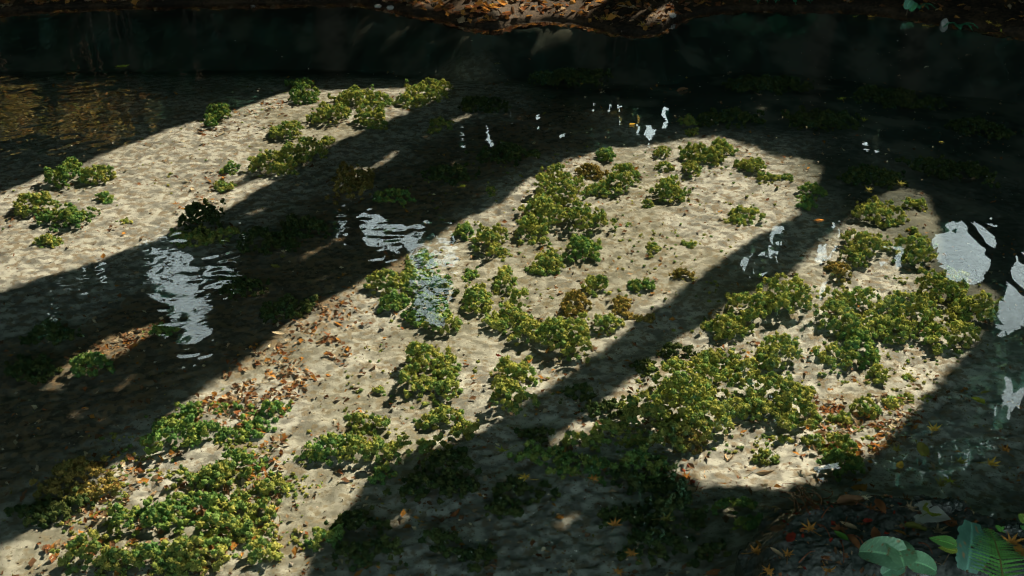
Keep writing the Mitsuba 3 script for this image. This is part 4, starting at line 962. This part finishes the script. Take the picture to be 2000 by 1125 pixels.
# ------------------------------------------------------------------ plants and small things on the banks
def blade(base, tip, width, profile, colour, bend=0.12, fold=0.25, nu=33, nv=17, holes=(), up=(0, -0.35, 1.0), edge=0.0, seed=0):
    """A broad leaf from base to tip; profile(u) is its half width from 0 to 1."""
    base, tip = np.asarray(base, float), np.asarray(tip, float)
    ax = tip - base
    L = np.linalg.norm(ax)
    ax /= L
    side = np.cross(np.asarray(up, float), ax)
    side /= np.linalg.norm(side)
    nrm = np.cross(ax, side)
    u, w = np.meshgrid(np.linspace(0, 1, nu), np.linspace(-1, 1, nv), indexing='ij')
    r = np.random.default_rng(seed)
    h = profile(u) * (1 + edge * r.normal(size=u.shape) * (np.abs(w) > 0.9))
    a = u + 0.0 * w
    vein = 0.008 * np.abs(np.sin(9 * (u + 0.35 * np.abs(w)) * math.pi)) * (1 - u) * L / 0.12
    lift = bend * L * np.sin(u * math.pi) + fold * width * np.abs(w) * h * 0.5 - vein * np.abs(w) * 0.6 + 0.03 * L * (n2(u * 3 + seed, w, 1.0, seed) - 0.5)
    v = base + (a * L)[..., None] * ax + (w * h * width / 2)[..., None] * side + lift[..., None] * nrm
    i, j = np.meshgrid(np.arange(nu - 1), np.arange(nv - 1), indexing='ij')
    A, B, C_, D = i * nv + j, i * nv + j + 1, (i + 1) * nv + j + 1, (i + 1) * nv + j
    keep = np.ones(i.shape, bool)
    for hu, hw in holes:
        keep[int(hu * (nu - 1)), int((hw + 1) / 2 * (nv - 1))] = False
    f = np.vstack([np.stack([A[keep], B[keep], C_[keep]], 1), np.stack([A[keep], C_[keep], D[keep]], 1)])
    c = np.asarray(colour) * (0.8 + 0.4 * n2(u * 5 + seed, w * 2, 1.0, seed + 1))[..., None]
    c = np.where((np.abs(w) < 0.07)[..., None], c * 1.7 + 0.015, c)
    c = c * (1 + 0.18 * (np.modf(7 * (u + 0.38 * np.abs(w)))[0] < 0.16))[..., None]
    c = np.where((meshkit.noise(np.stack([u * 14, w * 9, u * 0 + seed], -1), 3) > 0.90)[..., None], np.array([0.35, 0.22, 0.10]), c)
    return mikit.ply((v.reshape(-1, 3), f), 'broad_leaf', smooth=True, color=np.clip(c, 0, 1).reshape(-1, 3))


ovate = lambda u: np.sin(np.pi * np.clip(u, 0, 1) ** 0.62) ** 0.75 * (1 - 0.15 * u)   # noqa: E731
heart = lambda u: np.where(u < 0.12, 0.55 + 3.5 * u, np.sqrt(np.maximum(1 - ((u - 0.2) / 0.82) ** 2, 0)))  # noqa: E731
chewed = lambda u: 0.9 * np.sin(np.pi * np.clip(0.12 + 0.82 * u, 0, 1)) ** 0.5 * (1 - 0.10 * np.sin(23 * u) * (u > 0.6))  # noqa: E731


def A3(x, y, z):
    return np.asarray(at(x, y, z))


def stem(holder, p0, p1, r0, r1, sag=0.03, name='stem', mat='plant_stem'):
    u = np.linspace(0, 1, 8)[:, None]
    p = np.asarray(p0) * (1 - u) + np.asarray(p1) * u + np.array([0.3, 0.2, 1.0]) * sag * np.sin(math.pi * u)
    return part(holder, name, mikit.ply(tube(p, np.linspace(r0, r1, 8), 6), mat, smooth=True))


scene['plant_stem'] = {'type': 'principled', 'base_color': {'type': 'rgb', 'value': [0.16, 0.12, 0.07]}, 'roughness': 0.5}
scene['root_bark'] = {'type': 'principled', 'base_color': {'type': 'rgb', 'value': [0.22, 0.08, 0.045]}, 'roughness': 0.45}

k = thing('broad_leaved_plant', 'blue green plant with three broad leaves on the mud at the bottom edge', 'plant')
BLUE = (0.22, 0.44, 0.27)
part(k, 'leaf', blade(A3(1772, 1096, 0.20), A3(1678, 1078, 0.17), 0.105, heart, BLUE, 0.16, 0.5, seed=1, up=(0, -0.6, 1)))
part(k, 'leaf', blade(A3(1766, 1106, 0.215), A3(1742, 1056, 0.20), 0.090, heart, (0.22, 0.45, 0.25), 0.10, 0.4, seed=2, up=(0, -0.6, 1)))
part(k, 'leaf', blade(A3(1772, 1094, 0.20), A3(1829, 1116, 0.16), 0.072, heart, (0.20, 0.43, 0.24), 0.14, 0.3, seed=3, up=(0, -0.6, 1)))
part(k, 'leaf', blade(A3(1762, 1098, 0.17), A3(1722, 1122, 0.13), 0.060, heart, (0.14, 0.32, 0.2), 0.05, 0.2, seed=4, up=(0, -0.6, 1)), 'shaded lower leaf')
for px, z in ((1772, 0.20), (1766, 0.21), (1762, 0.17)):
    stem(k, A3(1750 + (px - 1766), 1140, 0.03), A3(px, 1097, z - 0.004), 0.0045, 0.0028)
k = thing('large_leaf_plant', 'dark blue green torn leaf standing behind the fern', 'plant')
part(k, 'leaf', blade(A3(1888, 1116, 0.12), A3(1897, 1020, 0.21), 0.125, chewed, (0.10, 0.26, 0.20), 0.08, 0.25, 25, 15, ((0.55, -0.32), (0.46, -0.05)), (0, -1, 0.45), 0.05, 5))
stem(k, A3(1886, 1140, 0.02), A3(1888, 1116, 0.12), 0.005, 0.004)
k = thing('leafy_shoot', 'shoot with one green and one yellow green pointed leaf left of the torn leaf', 'plant')
part(k, 'leaf', blade(A3(1869, 1066, 0.19), A3(1814, 1051, 0.17), 0.046, ovate, (0.19, 0.48, 0.12), 0.06, 0.25, seed=6, up=(0, -0.6, 1)))
part(k, 'leaf', blade(A3(1870, 1077, 0.18), A3(1832, 1069, 0.16), 0.028, ovate, (0.46, 0.56, 0.10), 0.02, 0.2, seed=7, up=(0, -0.6, 1)), 'yellow green lower leaf')
stem(k, A3(1832, 1116, 0.05), A3(1856, 1078, 0.165), 0.0018, 0.0012, -0.02)
stem(k, A3(1868, 1124, 0.04), A3(1869, 1066, 0.19), 0.0022, 0.0014, 0.01)
k = thing('edge_plant', 'round yellow green leaf cut off by the right edge', 'plant')
part(k, 'leaf', blade(A3(2004, 1022, 0.13), A3(1992, 1003, 0.14), 0.035, heart, (0.26, 0.42, 0.08), 0.05, 0.2, seed=8, up=(0, -0.6, 1)))
part(k, 'leaf', blade(A3(2008, 1036, 0.12), A3(1993, 1027, 0.12), 0.022, heart, (0.10, 0.30, 0.10), 0.05, 0.2, seed=9, up=(0, -0.6, 1)))
stem(k, A3(2010, 1060, 0.03), A3(2004, 1022, 0.13), 0.002, 0.0015)
k = thing('seedling', 'tiny bright green seedling on the mud above the fern', 'plant')
part(k, 'leaf', blade(A3(1957, 1038, 0.12), A3(1945, 1026, 0.125), 0.020, heart, (0.14, 0.42, 0.08), 0.05, 0.2, seed=10, up=(0, -0.6, 1)))
part(k, 'leaf', blade(A3(1957, 1038, 0.12), A3(1966, 1027, 0.125), 0.018, heart, (0.14, 0.40, 0.08), 0.05, 0.2, seed=11, up=(0, -0.6, 1)))
stem(k, A3(1958, 1048, 0.06), A3(1957, 1038, 0.12), 0.0014, 0.0010, 0.0)


def pinna_mesh(p, d, s, nrm, L, w, teeth):
    """One leaflet with a toothed edge on each side, drooping towards its tip."""
    out = []
    for t in range(teeth + 1):
        u = t / teeth
        c = p + d * L * u - nrm * 0.10 * L * u * u
        ww = w * (1 - u) ** 0.7
        out.append((c, ww))
    vs, fs = [], []
    for t in range(teeth):
        c0, w0 = out[t]
        c1, w1 = out[t + 1]
        for sg in (1, -1):
            o = len(vs)
            vs += [c0, c1, c0 + s * sg * w0 * 0.62, c1 + s * sg * w1 * 0.62, c0 + (c1 - c0) * 0.7 + s * sg * w0 * 1.1 - nrm * 0.1 * w0]
            for q in ((0, 1, 3), (0, 3, 2), (2, 3, 4)):
                fs.append([o + q[0], o + q[1], o + q[2]] if sg < 0 else [o + q[0], o + q[2], o + q[1]])
    return np.array(vs), np.array(fs)


def frond(holder, pts, half, colour, n, teeth, gap=0.80, up=(0, -0.6, 1.0), name='frond', parts=True):
    """A fern frond: midrib and pairs of toothed leaflets. pts: points from base to tip."""
    pts = np.asarray(pts, float)
    t = np.linspace(0, 1, len(pts))
    rib = lambda q: np.stack([np.interp(q, t, pts[:, a]) for a in range(3)], -1)  # noqa: E731
    q = np.linspace(0, 1, 14)
    if parts:
        fk = part(holder, 'midrib', mikit.ply(tube(rib(q), np.linspace(0.0032, 0.001, 14) * (half / 0.1), 5), 'fern_rib', smooth=True))
    ms, L0 = [], np.linalg.norm(pts[-1] - pts[0])
    upv = np.asarray(up, float) / np.linalg.norm(up)
    for i in range(n):
        qq = 0.10 + 0.88 * i / n
        p = rib(qq)
        ax = rib(min(qq + 0.05, 1)) - rib(max(qq - 0.05, 0))
        ax /= np.linalg.norm(ax)
        sd = np.cross(ax, upv)
        sd /= np.linalg.norm(sd)
        nr = np.cross(sd, ax)
        L = half * (1 - qq) ** 0.75 * (0.75 + 0.4 * min(1, qq * 4)) + 0.004
        w = gap * L0 * 0.88 / n / 2
        for sg in (1, -1):
            d = sd * sg + ax * (0.28 + 0.1 * rng.random())
            d /= np.linalg.norm(d)
            m = pinna_mesh(p, d, np.cross(nr, d), nr, L * rng.uniform(0.93, 1.05), w * 1.15, teeth)
            if parts:
                c = np.asarray(colour) * rng.uniform(0.8, 1.2)
                part(holder, 'leaflet', mikit.ply(m, 'leaf', color=np.tile(c, (len(m[0]), 1))))
            else:
                ms.append(m)
    if not parts:
        m = join(ms + [tube(rib(q), 0.0035, 4)])
        part(holder, name, mikit.ply(m, 'leaf', color=np.asarray(colour) * rng.uniform(0.75, 1.25, (len(m[0]), 1))))


scene['fern_rib'] = {'type': 'principled', 'base_color': {'type': 'rgb', 'value': [0.24, 0.22, 0.07]}, 'roughness': 0.5}
k = thing('fern', 'bright green fern frond in the lower right corner', 'fern')
frond(k, [A3(1962, 1150, 0.22), A3(1953, 1090, 0.26), A3(1943, 1056, 0.26), A3(1929, 1029, 0.24)], 0.105, (0.20, 0.52, 0.13), 19, 9, 0.86)
for j, (px, py) in enumerate(((1455, 8), (1520, 10), (1590, 6), (1795, 8), (1880, 10))):
    labs = ('leftmost fern hanging over the far bank at the top edge', 'second fern from the left hanging over the far bank', 'sparse fern right of the two large far ferns', 'small fern at the top edge right of the pale green leaf', 'rightmost small fern at the top edge')
    k = thing('fern', labs[j], 'fern')
    P = place_leaf(px, py, 'far')
    big = (1.0, 1.05, 0.5, 0.35, 0.4)[j]
    for a in range(7 if j < 2 else 4):
        az = math.radians(-150 + 120 * a / (6 if j < 2 else 3) + rng.uniform(-8, 8))
        dd = np.array([math.cos(az), math.sin(az), 0])
        L = 0.42 * big * rng.uniform(0.8, 1.1)
        frond(k, [P, P + dd * 0.3 * L + [0, 0, 0.32 * L], P + dd * 0.7 * L + [0, 0, 0.34 * L], P + dd * L + [0, 0, 0.12 * L]], 0.085 * big, (0.05, 0.26, 0.14), 12, 4, 0.85, (0, 0, 1), parts=False)
k = thing('bank_plant', 'pale blue green rounded leaf at the top edge on the far bank', 'plant')
P = place_leaf(1772, 14, 'far')
part(k, 'leaf', blade(P + [0.03, 0.02, 0.12], P + [-0.03, -0.05, 0.05], 0.09, heart, (0.13, 0.36, 0.26), 0.1, 0.2, seed=20))
stem(k, P - [0, 0, 0.02], P + [0.03, 0.02, 0.16], 0.004, 0.003)
k = thing('bank_plant', 'small emerald leaf at the waterline below the pale rounded leaf', 'plant')
P = place_leaf(1778, 28, 'far')
part(k, 'leaf', blade(P + [0.02, 0.02, 0.08], P + [-0.02, -0.06, 0.01], 0.08, heart, (0.07, 0.34, 0.16), 0.1, 0.2, seed=21))
stem(k, P - [0, 0, 0.02], P + [0.02, 0.02, 0.08], 0.003, 0.002)


def lump_mesh(r, seed, flat=0.6, rough=0.35, sub=3):
    m = trimesh.creation.icosphere(subdivisions=sub)
    v = m.vertices * (1 + rough * (meshkit.fbm(m.vertices * 2.2 + seed, 4, seed) - 0.5) * 2)[:, None]
    return v * np.array([r, r * 0.8, r * flat]), m.faces


for px, py, r, mat, where, lab in ((375, 1030, 0.030, 'stone', 'bed', 'pale pebble lying among the weed mounds at lower left'), (1246, 402, 0.038, 'stone', 'bed', 'rounded tan stone in the upper middle of the wide patch'), (1000, 648, 0.02, 'stone', 'bed', 'small pale pebble between the middle weed clumps'),
                                   (1490, 905, 0.02, 'stone', 'bed', 'small pebble on the lower sand'), (738, 11, 0.035, 'white_stone', 'far', 'left one of the two pale stones at the far waterline'), (763, 14, 0.04, 'white_stone', 'far', 'right one of the two pale stones at the far waterline'),
                                   (493, 3, 0.03, 'white_stone', 'far', 'white stone at the top edge left of centre'), (1848, 25, 0.045, 'white_stone', 'far', 'grey white stone upright at the far right waterline'), (1313, 28, 0.045, 'white_stone', 'far', 'flat white stone where the far leaf bank ends')):
    P = place_leaf(px, py, where)
    d = mikit.ply(lump_mesh(r, px, 0.5 if px != 1848 else 1.3, 0.25), mat, smooth=True)
    d['to_world'] = T().translate((P + [0, 0, -0.004]).tolist()).rotate([0, 0, 1], px % 180)
    put('stone', d, lab, 'stone')
scene['white_stone'] = {'type': 'principled', 'base_color': {'type': 'rgb', 'value': [0.36, 0.38, 0.37]}, 'roughness': 0.6}
for px, py, r, lab in ((1861, 988, 0.030, 'glistening wet clod right of the others at the bank edge'), (1838, 993, 0.034, 'glistening wet clod in the middle of three at the bank edge'), (1802, 982, 0.030, 'glistening wet clod left of the others at the bank edge'), (1974, 1036, 0.032, 'wet clod beside the seedling near the right edge')):
    P = place_leaf(px, py, 'bank')
    d = mikit.ply(lump_mesh(r, px, 0.75, 0.75, 4), 'mud', smooth=True)
    d['to_world'] = T().translate([P[0], P[1], max(P[2], 0.0)])
    put('mud_clod', d, lab, 'clod')
# rootlets and twigs
k = thing('root_tangle', 'tangle of reddish rootlets spilling from the mud onto the lower sand', 'roots')
for j in range(16):
    a = place_leaf(1565 + rng.uniform(-14, 50), 990 + rng.uniform(-6, 8), 'bank')
    b = on_bed(1545 + rng.uniform(-40, 55), 968 + rng.uniform(-14, 12))[0] + [0, 0, 0.02]
    u = np.linspace(0, 1, 9)[:, None]
    p = a * (1 - u) + b * u + np.array([rng.normal(0, 0.03), rng.normal(0, 0.02), 0.03]) * np.sin(math.pi * u) + rng.normal(0, 0.003, (9, 3))
    part(k, 'rootlet', mikit.ply(tube(p, np.linspace(0.003, 0.0012, 9), 5), 'root_bark', smooth=True))
for j, (x0, y0, x1, y1, lab) in enumerate(((1597, 1024, 1622, 1052, 'thin twig below the long-stalked orange maple leaf'), (1604, 1012, 1622, 990, 'twig standing at the top of the mud'), (1722, 1000, 1726, 965, 'dark stalk under the yellow green leaf'), (1672, 985, 1690, 968, 'dark twig between the two brown leaves'),
                                           (1795, 1058, 1822, 1084, 'twig left of the leafy shoot'), (1640, 1060, 1648, 1100, 'twig lying in the middle of the mud'), (1560, 1100, 1592, 1076, 'twig on the lower left mud'), (1690, 1070, 1660, 1044, 'twig behind the broad-leaved plant'))):
    a, b = place_leaf(x0, y0, 'bank'), place_leaf(x1, y1, 'bank')
    u = np.linspace(0, 1, 7)[:, None]
    p = a * (1 - u) + b * u + np.array([0.004, 0.004, 0.012]) * np.sin(math.pi * u)
    put('twig', mikit.ply(tube(p, np.linspace(0.0028, 0.0012, 7), 5), 'root_bark', smooth=True), lab, 'twig')
for x0, y0, x1, y1, lab in ((683, 722, 716, 728, 'dark curved twig on the sand left of the large pale bush'), (333, 352, 348, 358, 'short dark twig on the upper left strip'), (1240, 555, 1256, 572, 'thin twig on the sand right of the middle of the wide patch'), (395, 360, 480, 342, 'reddish twig at the lower edge of the upper strip'), (655, 262, 668, 240, 'thin twig near the tip of the upper strip')):
    a, b = on_bed(x0, y0)[0] + [0, 0, 0.02], on_bed(x1, y1)[0] + [0, 0, 0.02]
    u = np.linspace(0, 1, 7)[:, None]
    p = a * (1 - u) + b * u + np.array([0.01, 0.03, 0.01]) * np.sin(math.pi * u)
    put('twig', mikit.ply(tube(p, np.linspace(0.005, 0.002, 7), 5), 'root_bark', smooth=True), lab, 'twig')

# gravel and wisps of algae on the bed
def bed_points(regs, thr, f=60.0):
    out = []
    for g, n in regs:
        x0, y0, x1, y1 = g.bounds
        px, py = rng.uniform(x0, x1, n), rng.uniform(y0, y1, n)
        ok = shapely.contains_xy(g, px, py) & (n2(px / f, py / f * 1.6, 1.0, 311, 3) > thr)
        out.append(on_bed(px[ok], py[ok]))
    P = np.vstack(out)
    P[:, 2] = bed_fine(P[:, 0], P[:, 1])
    return P


P = bed_points([(ALL, 5200)], 0.46)
n = len(P)
r = rng.uniform(0.0025, 0.0075, (n, 1, 1)) * rng.choice([1.0, 1.0, 1.6], (n, 1, 1))
v = np.einsum('nij,kj->nki', rand_rot(n), OCT) * np.array([1, 1, 0.6]) * r * rng.uniform(0.6, 1.2, (n, 6, 1)) + P[:, None]
f = OCT_F[None] + (np.arange(n) * 6)[:, None, None]
tone = np.array([(0.42, 0.40, 0.34), (0.30, 0.27, 0.21), (0.14, 0.12, 0.09), (0.55, 0.53, 0.47), (0.10, 0.09, 0.07)])[rng.integers(0, 5, n)]
put('gravel', mikit.ply((v.reshape(-1, 3), f.reshape(-1, 3)), 'leaf', color=np.repeat(tone, 6, 0)), 'fine gravel grains scattered over the sand', 'gravel', kind='stuff')
P = bed_points([(poly((800, 300), (1560, 290), (1500, 470), (1000, 800), (760, 900), (600, 900), (760, 560)), 1700), (poly((1380, 560), (1920, 540), (1860, 760), (1700, 900), (1140, 900), (1240, 740)), 1300), (poly((120, 900), (430, 760), (620, 860), (600, 1110), (100, 1110)), 1500), (poly((500, 180), (880, 150), (640, 320), (300, 420), (0, 470), (0, 390)), 420)], 0.50, 45.0)
n = len(P)
vs, fs, cs, o = [], [], [], 0
for k in range(6):
    Pk = P[k::6]
    v, f, w = sprigs[k]
    m = len(Pk)
    V_ = np.einsum('nij,kj->nki', rand_rot(m), v) * np.array([1, 1, 0.6]) * rng.uniform(0.005, 0.015, (m, 1, 1)) + Pk[:, None] + [0, 0, 0.004]
    vs.append(V_.reshape(-1, 3)), fs.append((f[None] + (np.arange(m) * len(v))[:, None, None]).reshape(-1, 3) + o)
    cs.append(((np.array(WEED_TIP['g'])[rng.integers(0, 3, m)] * rng.uniform(0.5, 1.0, (m, 1)))[:, None] * (0.4 + 0.7 * w)[None, :, None]).reshape(-1, 3))
    o += m * len(v)
put('algae', mikit.ply((np.vstack(vs), np.vstack(fs)), 'weed', color=np.vstack(cs)), 'wisps of green algae spread between the weed clumps', 'algae', kind='stuff')
